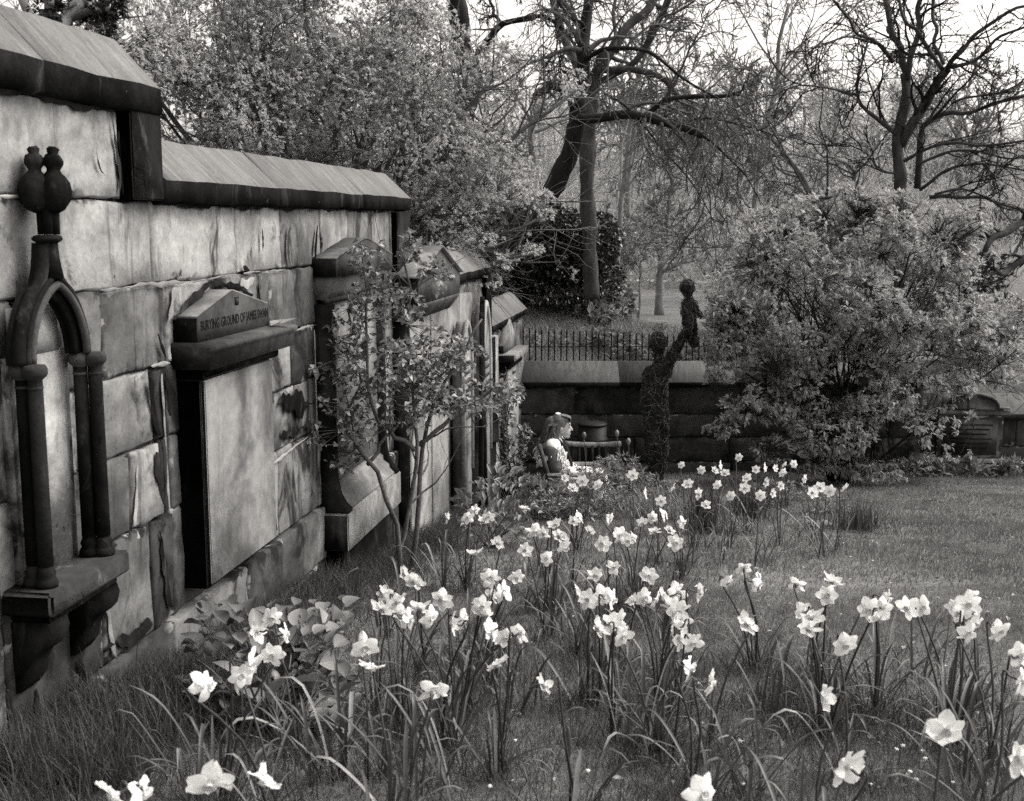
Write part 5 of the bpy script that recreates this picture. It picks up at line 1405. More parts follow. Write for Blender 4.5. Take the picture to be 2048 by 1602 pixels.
for sy in (-1, 1):
    body += [capsule((0.0, sy * 0.155, 0.84), (0.05, sy * 0.20, 0.64), 0.055, 0.042), capsule((0.05, sy * 0.20, 0.64), (0.26, sy * 0.10, 0.565), 0.040, 0.027)]
    w = np.array([0.26, sy * 0.10, 0.565])
    body.append(capsule(w, w + [0.065, -sy * 0.02, 0.0], 0.026, 0.030))
    for f in range(4):
        o = w + np.array([0.085, -sy * 0.02 + (f - 1.5) * 0.018, 0.0]); Lf = (0.060, 0.068, 0.064, 0.050)[f]
        body += [capsule(o, o + [Lf * 0.5, 0, -0.004], 0.0085, 0.008, 8, 3), capsule(o + [Lf * 0.5, 0, -0.004], o + [Lf * 0.85, 0, -0.032], 0.008, 0.007, 8, 3)]
    o = w + np.array([0.03, -sy * 0.045, 0.006])
    body += [capsule(o, o + [0.045, -sy * 0.018, 0.01], 0.011, 0.008, 8, 3)]
    body += [capsule((0.03, sy * 0.085, 0.485), (0.42, sy * 0.095, 0.475), 0.085, 0.062), capsule((0.42, sy * 0.095, 0.475), (0.45, sy * 0.095, 0.10), 0.056, 0.036), capsule((0.45, sy * 0.095, 0.06), (0.58, sy * 0.10, 0.04), 0.040, 0.032)]
    body.append(ellipsoid((hx - 0.005, sy * 0.074, hz - 0.02), (0.018, 0.010, 0.030)))
bo = link('body', fuse('body', body, 0.0065, 3), M['skin'], PR)
for sy in (-1, 1):
    V, F = ellipsoid((hx + 0.076, sy * 0.034, hz - 0.012), (0.010, 0.012, 0.006), None, 10, 7)
    link('eye', mesh_from('eye', V, F, True), M['scarf'], bo)
    V, F = ellipsoid((hx + 0.086, sy * 0.034, hz + 0.014), (0.008, 0.020, 0.004), None, 10, 7)
    link('eyebrow', mesh_from('eyebrow', V, F, True), M['hair'], bo)
V, F = ellipsoid((hx + 0.090, 0, hz - 0.083), (0.008, 0.022, 0.006), None, 10, 7)
link('lips', mesh_from('lips', V, F, True), plain('lips', 0.2), bo)
blouse = [capsule((0.0, -0.11, 0.845), (0.0, 0.11, 0.845), 0.082, 0.082), capsule((0.01, -0.06, 0.74), (0.01, 0.06, 0.74), 0.13, 0.13), capsule((0.0, -0.05, 0.60), (0.0, 0.05, 0.60), 0.12, 0.12), capsule((0.02, -0.07, 0.50), (0.02, 0.07, 0.50), 0.125, 0.125)]
for sy in (-1, 1):
    blouse += [capsule((0.0, sy * 0.155, 0.84), (0.05, sy * 0.21, 0.64), 0.072, 0.062), capsule((0.05, sy * 0.21, 0.64), (0.23, sy * 0.11, 0.572), 0.062, 0.042)]
link('blouse', fuse('blouse', blouse, 0.011, 3), M['blouse'], PR)
skirt = []
for sy in (-1, 0, 1):
    skirt += [capsule((0.02, sy * 0.09, 0.49), (0.44, sy * 0.12, 0.485), 0.118, 0.088), capsule((0.44, sy * 0.12, 0.48), (0.47, sy * 0.14, 0.22), 0.086, 0.10)]
link('skirt', fuse('skirt', skirt, 0.014, 3), M['blouse'], PR)
for k in range(9):
    y = -0.20 + k * 0.05
    b = MB(); b.tube([(0.14, y, 0.600 - 0.9 * y * y), (0.40, y * 1.15, 0.585 - 0.9 * y * y), (0.545, y * 1.2, 0.50), (0.57, y * 1.25, 0.16)], 0.012, 5, 9); b.obj('skirt_fold', M['blouse'], PR, True)
gil = [capsule((-0.035, -0.10, 0.80), (-0.035, 0.10, 0.80), 0.10, 0.10), capsule((-0.03, -0.09, 0.66), (-0.03, 0.09, 0.66), 0.135, 0.135), capsule((-0.02, -0.09, 0.54), (-0.02, 0.09, 0.54), 0.15, 0.15)]
for sy in (-1, 1):
    gil += [capsule((-0.01, sy * 0.17, 0.80), (0.03, sy * 0.215, 0.655), 0.082, 0.078)]
link('gilet', fuse('gilet', gil, 0.013, 3), M['gilet'], PR)
# shaggy white fleece round shoulders and down the front edge
b = MB()
roots = []
for k in range(900):
    u = rng.random()
    sy = rng.choice([-1, 1])
    if u < 0.62:
        a = rng.uniform(-0.2, 1.0); p = np.array([-0.115 + 0.17 * a + 0.02 * rng.normal(), sy * rng.uniform(0.0, 0.235), 0.0])
        p[2] = 0.912 - 1.0 * max(0, abs(p[1]) - 0.09) - 0.22 * max(0, -p[0] - 0.02) * 3
    else:
        a = rng.random(); p = np.array([0.06 + 0.10 * a + 0.02 * rng.normal(), sy * (0.20 + 0.03 * rng.normal() - 0.05 * a), 0.86 - 0.30 * a])
    roots.append((p, sy))
P = []
for p, sy in roots:
    d = np.array([-0.25 + 0.5 * rng.random(), sy * 0.5, -0.75]) + rng.normal(0, 0.35, 3); d /= np.linalg.norm(d)
    L = rng.uniform(0.03, 0.065)
    P.append([p, p + d * L * 0.5 + [0, 0, 0.006], p + d * L + [0, 0, -0.008]])
P = np.array(P)
V, F = tubes(P, np.repeat(np.array([[0.010, 0.007, 0.002]]), len(P), 0), 4)
tag(link('fleece', mesh_from('fleece', V, F, True), M['fleece'], PR), kind='stuff')
b = MB(); b.tube([(0.055, -0.07, 0.905), (0.115, -0.075, 0.84), (0.155, -0.06, 0.72), (0.19, -0.04, 0.63)], [0.016, 0.024, 0.024, 0.018], 6, 10); b.obj('scarf', M['scarf'], PR, True)
b = MB(); b.tube([(0.055, 0.07, 0.905), (0.115, 0.075, 0.84), (0.155, 0.06, 0.72), (0.19, 0.03, 0.63)], [0.016, 0.024, 0.024, 0.018], 6, 10); b.obj('scarf', M['scarf'], PR, True)
# hair: a cap plus wavy locks
cap = [ellipsoid((hx - 0.020, 0, hz + 0.022), (0.100, 0.086, 0.100), ('Y', 0.3)), ellipsoid((hx + 0.040, 0, hz + 0.062), (0.052, 0.066, 0.034), ('Y', 0.6)), capsule((hx - 0.09, 0, hz + 0.02), (hx - 0.135, 0, hz - 0.13), 0.075, 0.060), capsule((hx - 0.03, -0.055, hz + 0.01), (hx - 0.06, -0.07, hz - 0.12), 0.035, 0.03), capsule((hx - 0.03, 0.055, hz + 0.01), (hx - 0.06, 0.07, hz - 0.12), 0.035, 0.03)]
ho = link('hair', fuse('hair', cap, 0.008, 2), M['hair'], PR)
P = []
for k in range(420):
    a = rng.uniform(-1.9, 1.9)
    top = np.array([hx - 0.02 - 0.06 * math.cos(a) * rng.random(), 0.082 * math.sin(a) * rng.uniform(0.6, 1.0), hz + 0.085 - 0.05 * abs(math.sin(a))])
    back = np.array([hx - 0.125 - 0.03 * math.cos(a), 0.095 * math.sin(a), hz - 0.01])
    end = np.array([hx - 0.15 + rng.normal(0, 0.03), 0.095 * math.sin(a) + rng.normal(0, 0.025), hz - rng.uniform(0.13, 0.23)])
    if abs(a) > 1.25: end[0] += 0.06; back[0] += 0.045
    q = resample([top, back, end], 9)
    q += np.c_[0.008 * np.sin(np.linspace(0, 11, 9) + rng.uniform(0, 6)), 0.006 * np.sin(np.linspace(0, 9, 9) + rng.uniform(0, 6)), np.zeros(9)]
    P.append(q)
for k in range(140):      # fringe
    y = rng.uniform(-0.06, 0.06)
    P.append(resample([(hx + 0.0, y * 0.9, hz + 0.108), (hx + 0.082, y, hz + 0.085), (hx + 0.096, y * 1.05, hz + rng.uniform(0.035, 0.06))], 9))
P = np.array(P)
V, F = tubes(P, np.repeat((0.0055 * np.array([0.7, 1, 1, 1, 1, 1, 0.9, 0.7, 0.3]))[None], len(P), 0), 4)
tag(link('hair_locks', mesh_from('hair_locks', V, F, True), M['hair'], ho), kind='stuff')
a = np.linspace(0, 2 * math.pi, 19)
b = MB(); b.tube(np.c_[hx - 0.035 + 0.018 * np.cos(a), 0.028 * np.sin(a), hz + 0.116 + 0.003 * np.sin(5 * a)], 0.009, 7); b.obj('scrunchie', M['fleece'], PR, True)

# ------------------------------------------------------------------ broad-leaved plants by the wall
big1 = unit_leaf('leaf', M['big_leaf'], 'oval', 6)
big2 = unit_leaf('leaf', M['big_leaf'], 'lance', 6)
def broad_plant(name, label, base, balls, n, L, W, me, nst=9, droop=0.25, stem_r=0.006):
    t = thing(name, label, 'plant', base)
    bx = np.array(base)
    C = blobs(n, balls, 0.1, 9, 0.5) - bx
    ctr = np.array([0, 0, 0.05])
    ends = [c for c in C[rng.choice(len(C), nst, False)]]
    for e in ends:
        b = MB(); b.tube([rng.normal(0, 0.03, 3) * [1, 1, 0], e * [0.5, 0.5, 0.6], e], [stem_r, stem_r * 0.5], 6, 8); b.obj('stem', M['stem'], t, True)
    for c in C:
        d = unit(c * [1, 1, 0.5] + rng.normal(0, 0.10, 3) + np.array([0, 0, rng.uniform(-droop, 0.25)]) * 0.4)
        nr = unit(rng.normal(0, 0.35, 3) + np.array([0.1, -0.25, 1.0]))
        X = Vector(d); s = X.cross(Vector(nr)).normalized(); u = s.cross(X)
        l = L * rng.uniform(0.6, 1.2)
        link('leaf', me, None, t, c - d * l * 0.4, Matrix((X, s, u)).transposed().to_euler(), (l, l * W * rng.uniform(0.85, 1.1), l))
    return t
h0 = onground(560, 1490); h0[2] = gb(h0[0], h0[1])
broad_plant('broad_leaved_shrub', 'low shrub with big veined oval leaves under the lettered tablet', h0, [(atY(x, y, Y), (rx, 0.2, rz)) for x, y, Y, rx, rz in [(450, 1260, 4.1, 0.15, 0.12), (540, 1270, 4.1, 0.2, 0.12), (620, 1260, 4.1, 0.15, 0.12), (680, 1230, 4.2, 0.08, 0.08), (450, 1370, 3.95, 0.16, 0.12), (560, 1380, 3.9, 0.22, 0.14), (640, 1340, 4.0, 0.14, 0.12), (580, 1450, 3.8, 0.18, 0.08), (410, 1320, 4.1, 0.08, 0.08), (500, 1430, 3.85, 0.16, 0.10), (660, 1400, 3.9, 0.12, 0.12), (640, 1460, 3.75, 0.12, 0.08)]], 340, 0.098, 0.62, big1, 14)
r0 = onground(985, 1100); r0[2] = gb(r0[0], r0[1])
broad_plant('oval_leaved_bush', 'rounded bush of stiff oval leaves in front of the black stone post', r0, [(atY(x, y, Y), (rx, 0.3, rz)) for x, y, Y, rx, rz in [(960, 1000, 8.0, 0.2, 0.16), (1020, 990, 8.1, 0.22, 0.18), (985, 1050, 7.9, 0.26, 0.14), (1050, 1040, 8.0, 0.14, 0.14), (990, 955, 8.2, 0.12, 0.1), (920, 1020, 8.0, 0.1, 0.1)]], 210, 0.085, 0.42, big2, 10)

# ------------------------------------------------------------------ daffodils
def strap_mesh(L, w, bend, tip, seed):
    r = np.random.default_rng(seed)
    n = 12; t = np.linspace(0, 1, n)
    ang = bend * t ** 1.8 + tip * sm((t - 0.7) / 0.3)
    x = np.cumsum(np.sin(ang)) * L / n; z = np.cumsum(np.cos(ang)) * L / n
    x -= x[0]; z -= z[0]
    ww = w * np.minimum(1, np.minimum(0.55 + t * 2.2, (1.02 - t) * 5)) * 0.5
    tw = r.uniform(-0.5, 0.5) * t
    V = []
    for i in range(n):
        nx_, nz_ = math.cos(ang[i]), -math.sin(ang[i])
        for s, f in ((-1, 0.35), (0, 0.0), (1, 0.35)):
            V.append((x[i] + nx_ * (-f * ww[i]) , s * ww[i] * math.cos(tw[i]), z[i] + nz_ * (-f * ww[i]) + s * ww[i] * math.sin(tw[i]) * 0.3))
    F = []
    for i in range(n - 1):
        a = i * 3
        F += [(a, a + 1, a + 4, a + 3), (a + 1, a + 2, a + 5, a + 4)]
    return mesh_from('leaf', V, F, True)
STRAPS = []
for i, (L, w, bend, tip) in enumerate([(0.34, 0.013, 0.25, 0.1), (0.38, 0.014, 0.5, 0.3), (0.30, 0.012, 0.9, 0.4), (0.40, 0.015, 0.7, 1.3), (0.33, 0.013, 1.3, 0.8), (0.36, 0.012, 0.15, 1.9), (0.28, 0.011, 0.4, 0.0), (0.42, 0.015, 1.0, 1.0), (0.26, 0.012, 1.7, 0.3)]):
    for k, mt in enumerate(('strap', 'strap', 'dry')):
        if k == 2 and i % 3: continue
        me = strap_mesh(L * rng.uniform(0.92, 1.08), w, bend, tip, 10 * i + k); me.materials.append(M[mt]); STRAPS.append((me, mt))
GREEN = [m for m, q in STRAPS if q == 'strap']; DRY = [m for m, q in STRAPS if q == 'dry']
# one petal (length 1 along x) and the cup; three cup variants
def petal_mesh(k):
    r = np.random.default_rng(k); n = 7; t = np.linspace(0, 1, n)
    w = np.array([0.12, 0.24, 0.33, 0.37, 0.35, 0.24, 0.06]); V = []
    for i in range(n):
        z = 0.07 * math.sin(t[i] * 2.6 + k) - 0.08 * t[i] ** 2 * (k % 3)
        V += [(t[i], -w[i], z - 0.05 + r.normal(0, .035)), (t[i], 0, z + 0.03), (t[i], w[i], z - 0.05 + r.normal(0, .035))]
    F = []
    for i in range(n - 1):
        a = i * 3; F += [(a, a + 3, a + 4, a + 1), (a + 1, a + 4, a + 5, a + 2)]
    me = mesh_from('petal', V, F, True); me.materials.append(M['petal']); return me
PETALS = [petal_mesh(k) for k in range(4)]
def cup_mesh(k):
    b = MB(); n = 14
    prof = [(0.08, -0.30), (0.10, -0.12), (0.11, 0.0), (0.16, 0.09), (0.18, 0.17 + 0.05 * k), (0.22, 0.22 + 0.05 * k), (0.17, 0.17), (0.10, 0.06), (0.02, 0.05)]
    b.lathe(prof, (0, 0, 0), n)
    V = np.concatenate(b.V); rim = np.hypot(V[:, 0], V[:, 1]) > 0.19
    a = np.arctan2(V[:, 1], V[:, 0]); V[rim, 2] += 0.02 * np.sin(a[rim] * 7)
    b.V = [V]
    me = b.mesh('bloom', True); me.materials.append(M['cup']); return me
CUPS = [cup_mesh(k) for k in range(3)]
def far_bloom(k):
    b = MB()
    Vc = np.concatenate([np.array([[v.co.x, v.co.y, v.co.z] for v in PETALS[(k + i) % 4].vertices]) @ np.array(Matrix.Rotation(i * math.pi / 3, 3, 'Z')).T for i in range(6)])
    for i in range(6):
        me = PETALS[(k + i) % 4]
        V = np.array([[v.co.x, v.co.y, v.co.z + (0.02 if i % 2 else 0)] for v in me.vertices]) @ np.array(Matrix.Rotation(i * math.pi / 3, 3, 'Z')).T
        b.add(V, [np.array([list(p.vertices) for p in me.polygons])])
    me = b.mesh('petals', True); me.materials.append(M['petal']); return me
FAR = [far_bloom(k) for k in range(3)]

BL = """545 1235 f|515 1262 l|572 1268 r|545 1312 f|483 1352 f|500 1328 r|414 1372 s|418 1566 d|528 1560 d|285 1582 r|226 1592 l|730 1295 f|745 1335 d|868 1382 b
810 1148 f|828 1162 d|768 1190 l|764 1218 f|795 1203 r|802 1228 d|818 1238 d|884 1200 f|862 1236 r|840 1215 d|927 1240 r|905 1247 l
980 1155 f|1033 1155 f|964 1212 f|985 1190 f|1006 1184 r|966 1228 d|1010 1275 f|984 1262 l|1041 1266 r|995 1326 d|1090 1370 l
1190 1150 f|1228 1135 f|1157 1188 l|1175 1200 f|1204 1192 f|1226 1200 r|1270 1202 f|1297 1152 f|1290 1196 f|1312 1200 r|1200 1256 l|1221 1248 f|1236 1240 r|1247 1272 f
1330 1196 l|1354 1186 f|1343 1212 f|1357 1222 f|1400 1186 r|1366 1242 f|1348 1246 l|1386 1286 f|1365 1280 l|1381 1337 r|1425 1366 r
1457 1165 f|1488 1137 b|1518 1167 r|1495 1247 f|1595 1168 b|1665 1162 f|1655 1190 f|1608 1224 f|1626 1234 d|1618 1256 d|1690 1290 f|1738 1220 f|1776 1198 r|1760 1236 d|1764 1216 b
1815 1216 f|1846 1214 f|1910 1214 f|1936 1208 f|1948 1234 r|1918 1228 l|1936 1266 f|1952 1246 f|1942 1192 b|1998 1262 f|1650 1396 l|2042 1312 r|2044 1362 r
1892 1462 f|1695 1532 b|1405 1588 f|2042 1520 l
895 1036 l|935 1036 f|950 1020 f|966 1042 d|976 1034 f|996 1086 d|1048 1016 d|950 1106 d|1050 1100 f|1093 1117 f|1070 1062 f|1088 1066 f|1110 1048 f|1120 1072 f
1148 1042 l|1160 1034 r|1220 1038 r|1240 1070 f|1256 1080 f|1266 1074 r|1305 1036 f|1310 1062 d|1340 1060 f|1366 1045 r|1130 956 f|1165 962 f|1196 970 r|1146 976 d|1266 950 f|1290 986 l
1363 930 f|1403 940 f|1430 941 f|1442 931 r|1450 946 d|1478 915 f|1512 939 f|1531 935 r|1435 970 f|1376 968 f|1346 976 r|1490 976 f|1521 991 f|1551 936 b|1569 930 r|1588 928 f|1566 946 f|1610 958 r|1494 956 f|1562 971 f|1626 985 d|1690 976 d|1660 982 f|1640 975 f
1285 1046 f|1330 1028 r|1180 1062 f|1205 1088 f|1130 1096 r|1352 1086 f|1412 1010 f|1398 988 r|1462 992 f|1532 964 l|1546 986 f|1322 1002 f"""
blooms = []
for q in BL.replace('\n', '|').split('|'):
    x, y, c = q.split(); x, y = float(x), float(y)
    hb = 0.42 if y > 1000 else 0.43
    hb += rng.normal(0, 0.02)
    p = onground(x, y, hb)
    if y < 1000 and x < 1300: hb = 0.48; p = onground(x, y, hb)
    blooms.append((p, c, x, y))
# plants: neighbours share a clump
left = list(range(len(blooms))); clumps = []
left.sort(key=lambda i: blooms[i][0][1])
while left:
    i = left.pop(0); g = [i]; p = blooms[i][0]
    for j in list(left):
        if np.linalg.norm((blooms[j][0] - p)[:2] * [1, 0.7]) < 0.17 + 0.012 * p[1] and len(g) < 6:
            g.append(j); left.remove(j)
    clumps.append(g)
NUM = ['no', 'single', 'two', 'three', 'four', 'five', 'six']
def orient(c):
    yaw = {'f': 0, 'l': -65, 'r': 65, 'b': 165, 'd': rng.uniform(-40, 40), 's': 80}[c] + rng.normal(0, 26)
    pitch = {'d': -42, 'b': 5}.get(c, -6) + rng.normal(0, 15)
    a = math.radians(yaw); e = math.radians(pitch)
    d = np.array([math.sin(a) * math.cos(e), -math.cos(a) * math.cos(e), math.sin(e)])
    return d
leaf_count = 0
cl_info = []
for g in clumps:
    pts = np.array([blooms[i][0] for i in g]); m = pts.mean(0)
    bx = m[0] + rng.normal(0, 0.05); by = m[1] + rng.normal(0, 0.05) + 0.02
    base = np.array([bx, by, gb(bx, by)])
    cl_info.append((base, g))
rows = sorted(range(len(cl_info)), key=lambda k: cl_info[k][0][1])
bands = [(0, 3.2, 'in the nearest row'), (3.2, 4.05, 'in the second row'), (4.05, 4.75, 'in the third row'), (4.75, 5.8, 'in the fourth row'), (5.8, 8.2, 'in the middle bed'), (8.2, 30, 'in the farthest bed')]
ORD = ['leftmost', 'second from the left', 'third from the left', 'fourth from the left', 'fifth from the left', 'sixth from the left', 'seventh from the left', 'eighth from the left', 'ninth from the left', 'tenth from the left', 'eleventh from the left', 'twelfth from the left', 'thirteenth from the left', 'fourteenth from the left', 'fifteenth from the left', 'sixteenth from the left', 'seventeenth from the left', 'eighteenth from the left', 'nineteenth from the left', 'twentieth from the left']
label_of = {}
for a, b, ph in bands:
    ks = [k for k in range(len(cl_info)) if a <= cl_info[k][0][1] < b]
    ks.sort(key=lambda k: cl_info[k][0][0] / cl_info[k][0][1])
    for r, k in enumerate(ks):
        n = len(cl_info[k][1])
        label_of[k] = 'white daffodil clump with %s bloom%s, %s %s' % (NUM[n] if n > 1 else 'one', '' if n == 1 else 's', ORD[min(r, 19)], ph)
def add_leaf(t, tilt, az, sc, dry=0.09, off=None):
    me = (DRY if rng.random() < dry else GREEN)
    me = me[int(rng.integers(len(me)))]
    o = off if off is not None else rng.normal(0, 0.022, 2)
    link('leaf', me, None, t, (o[0], o[1], -0.01), (0, tilt, az), (sc, sc * rng.uniform(0.55, 0.85), sc))
for k, (base, g) in enumerate(cl_info):
    t = thing('daffodil', label_of[k], 'daffodil', base, 0, 'daffodils in the grass')
    far = base[1] > 7.0
    for i in g:
        p, c, px, py = blooms[i]
        q = p - base
        d = orient(c)
        dia = 0.041 * rng.uniform(0.8, 1.14) * (1.0 if base[1] > 3.5 else 1.02)
        neck = q - d * dia * 0.8
        foot = rng.normal(0, 0.022, 2)
        b = MB(); b.tube([(foot[0], foot[1], -0.01), (foot[0] * 0.5 + q[0] * 0.42, foot[1] * 0.5 + q[1] * 0.42, q[2] * 0.55), (neck[0] - d[0] * 0.02, neck[1] - d[1] * 0.02, q[2] - 0.012), (neck[0] - d[0] * 0.012, neck[1] - d[1] * 0.012, q[2] + 0.012), neck, q - d * dia * 0.2], [0.0042, 0.0036, 0.003, 0.0028, 0.0028, 0.0032], 6, 15)
        b.obj('stem', M['stem'], t, True)
        rot = Vector(d).to_track_quat('Z', 'Y').to_matrix() @ Matrix.Rotation(rng.uniform(0, 1.05), 3, 'Z')
        bo_ = link('bloom', CUPS[int(rng.integers(3))], None, t, q, rot.to_euler(), (dia, dia, dia))
        if far:
            link('petals', FAR[int(rng.integers(3))], None, bo_)
        else:
            back = rng.uniform(-0.12, 0.14)
            for s in range(6):
                link('petal', PETALS[int(rng.integers(4))], None, bo_, (0, 0, 0.015 * (s % 2)), (rng.normal(0, 0.22), back + rng.normal(0, 0.20), s * math.pi / 3 + rng.normal(0, 0.09)), (rng.uniform(0.85, 1.08), rng.uniform(0.8, 1.15), rng.uniform(0.6, 1.8)))
    nl = 6 + 3 * len(g) if not far else 3 + 2 * len(g)
    if base[1] < 2.9: nl += 2
    for _ in range(nl):
        add_leaf(t, abs(rng.normal(0, 0.5)), rng.uniform(0, 6.28), rng.uniform(0.7, 1.15) * (1.0 if not far else 1.1))
# leaf-only clumps
LC = [(1285, 1500, 16, 1.15, 'leaf-only daffodil clump standing alone in the grass at centre front'), (1560, 1440, 12, 1.0, 'leaf-only daffodil clump in a dark grass tuft left of the fallen-sideways bloom'), (1745, 1420, 18, 1.15, 'thick leaf-only daffodil clump in the right foreground'), (1840, 1360, 13, 1.0, 'leaf-only daffodil clump below the twin blooms on the right'),
      (660, 1560, 20, 1.35, 'dense tall leaf-only daffodil clump in the left foreground'), (850, 1600, 16, 1.2, 'leaf-only daffodil clump at the bottom edge left of centre'), (1050, 1420, 14, 1.0, 'spreading leaf-only daffodil clump in the middle foreground'), (940, 1330, 14, 1.0, 'leaf-only daffodil clump beside the broad-leaved shrub'), (1160, 1330, 14, 1.0, 'leaf-only daffodil clump amid the centre blooms'),
      (1320, 1340, 16, 1.1, 'leaf-only daffodil clump under the bunch of blooms right of centre'), (780, 1270, 16, 1.1, 'leaf-only daffodil clump under the pale bunch before the slender tree'), (880, 1180, 14, 1.1, 'slanting leaf-only daffodil clump right of the slender tree stems'), (1450, 1130, 9, 0.9, 'small leaf-only daffodil tuft on open lawn'), (1540, 1120, 9, 0.95, 'thin upright leaf-only daffodil tuft on open lawn'), (1405, 1100, 12, 1.1, 'upright leaf-only daffodil tuft near the far bed'),
      (1920, 1590, 14, 1.2, 'leaf-only daffodil clump at the bottom right corner'), (1500, 1600, 12, 1.0, 'low leaf-only daffodil clump at the bottom edge right of centre'), (400, 1600, 12, 1.2, 'long-leaved daffodil clump at the bottom edge under the shrub'), (1060, 1220, 12, 1.0, 'leaf-only daffodil clump behind the biggest centre bloom'), (1230, 1230, 14, 1.0, 'leaf-only daffodil clump below the central row of blooms'), (1115, 1600, 5, 0.6, 'few short leaf blades at the bottom edge by the dark bud')]
for px, py, nl, s_, lab in LC:
    p = onground(px, py); p[2] = gb(p[0], p[1])
    t = thing('daffodil_leaves', lab, 'plant', p, 0, 'daffodil leaves without blooms')
    for _ in range(nl):
        add_leaf(t, rng.uniform(0.0, 0.62), rng.uniform(0, 6.28), s_ * rng.uniform(0.7, 1.15), 0.18, rng.normal(0, 0.035, 2))
# dark seed stalk and bud at the bottom edge
p = onground(1135, 1660); p[2] = gb(p[0], p[1])
st_ = thing('seed_stalk', 'dark upright stalk ending in a slim bud at the bottom edge', 'plant', p)
b = MB(); b.tube([(0, 0, 0), (0.008, 0, 0.12), (0.0, 0, 0.20)], 0.004, 6, 8); b.obj('stem', M['soot'], st_, True)
MB().lathe([(0.003, 0.195), (0.008, 0.215), (0.009, 0.25), (0.005, 0.28), (0.001, 0.29)], (0, 0, 0), 10).obj('bud', M['stem'], st_, True)

# ------------------------------------------------------------------ flower bed before the chairs and other small plants
def tuft(name, label, px, py, n, hmin, hmax, mat, spread=0.06, tilt=0.5, w=0.006, p=None, cat='plant'):
    p = onground(px, py) if p is None else np.array(p); p[2] = gb(p[0], p[1])
    t = thing(name, label, cat, p)
    P0 = np.c_[rng.normal(0, spread, (n, 2)), np.full(n, -0.01)]
    az = rng.uniform(0, 6.28, n); ti = np.abs(rng.normal(0, tilt, n)); hh = rng.uniform(hmin, hmax, n)
    d = np.c_[np.cos(az) * np.sin(ti), np.sin(az) * np.sin(ti), np.cos(ti)]
    mid = P0 + d * hh[:, None] * 0.55
    d2 = unit(d + np.c_[np.cos(az), np.sin(az), -np.ones(n) * 0.6] * 0.5 * rng.random((n, 1)))
    tip = mid + d2 * hh[:, None] * 0.5
    s = np.c_[-np.sin(az), np.cos(az), 0 * az] * w * 0.5
    V = np.stack([P0 - s, P0 + s, mid - s * 0.8, mid + s * 0.8, tip], 1).reshape(-1, 3)
    b = np.arange(n)[:, None] * 5
    tag(link('blades', mesh_from('blades', V, [b + [0, 1, 3, 2], b + [2, 3, 4]]), mat, t), kind='stuff')
    return t
tuft('sedge_tuft', 'dark spiky sedge tuft at the right end of the far flower bed', 1715, 1060, 260, 0.16, 0.30, M['long_grass'], 0.10, 0.42, 0.006)
tuft('sedge_tuft', 'pale short-leaved tuft in the far flower bed left of the flat stone', 1470, 1068, 200, 0.10, 0.20, M['leaf_bank'], 0.10, 0.7, 0.010)
tuft('sedge_tuft', 'tall upright dark tuft in the far flower bed', 1405, 1065, 150, 0.30, 0.50, M['long_grass'], 0.06, 0.16, 0.007)
tuft('sedge_tuft', 'thin upright tuft in the bed below the far white blooms', 1500, 1040, 110, 0.26, 0.42, M['long_grass'], 0.07, 0.2, 0.007)
tuft('sedge_tuft', 'pale grassy mound in the bed below the willow sculpture', 1310, 1035, 300, 0.16, 0.34, M['leaf_bank'], 0.16, 0.7, 0.009)
tuft('sedge_tuft', 'spiky grass clump beside the left leg of the occupied chair', 1080, 1040, 160, 0.2, 0.4, M['long_grass'], 0.12, 0.5, 0.008)
tuft('sedge_tuft', 'small dark grass tuft beside the lone leafy clump in the right foreground', 1550, 1420, 420, 0.06, 0.13, M['long_grass'], 0.09, 0.5, 0.004)
tuft('sedge_tuft', 'rough dark grass at the foot of the arched memorial', 140, 1560, 700, 0.10, 0.24, M['long_grass'], 0.16, 0.55, 0.004)
tuft('sedge_tuft', 'long fine grass leaning over below the lettered tablet', 290, 1480, 600, 0.12, 0.28, M['long_grass'], 0.14, 0.6, 0.004)
tuft('sedge_tuft', 'coarse grass at the bottom left corner', 40, 1640, 500, 0.08, 0.2, M['long_grass'], 0.14, 0.6, 0.004)
BEDP = [(1180, 1010, 9.6, 0.34, 0.30, 0.26, 190, 'feathery mid-height plant in the bed in front of the skirt'), (1240, 985, 10.2, 0.30, 0.3, 0.26, 170, 'leafy bed plant between the empty chair and the sculpture'), (1130, 1020, 9.4, 0.3, 0.3, 0.16, 130, 'dark leafy bed plant below the occupied chair'), (1300, 960, 10.6, 0.28, 0.25, 0.12, 90, 'low leafy bed plant at the foot of the sculpture'), (1560, 985, 10.8, 0.5, 0.25, 0.10, 120, 'low leafy edging below the far white blooms'), (1650, 1010, 10.0, 0.35, 0.25, 0.09, 100, 'low budding plants at the right of the far bed'), (1070, 985, 10.2, 0.2, 0.2, 0.14, 80, 'leafy bed plant at the left of the occupied chair')]
for px, py, Y, rx, ry, rz, n, lab in BEDP:
    c = atY(px, py, Y); g_ = gb(c[0], c[1]); base = (c[0], c[1], g_)
    zc = max(g_ + rz * 0.9, min(c[2], g_ + rz * 1.6))
    leafy('bed_plant', lab, 'plant', base, fan(base, [np.array([c[0], c[1], zc]) + rng.normal(0, 1, 3) * [rx * .5, ry * .5, rz * .4] for _ in range(9)], 0.05), blobs(n, [((c[0], c[1], zc), (rx, ry, rz))], 0.2, 9, 0.2), M['stem'], M['leaf_bank'] if 'dark' not in lab else M['leaf_shrub'], 5, 0.055, 0.018, (0.004, 0.002), 0.0018, lvl=((3, 0.4, 30, 5, 0.05),), group='plants in the far flower bed')
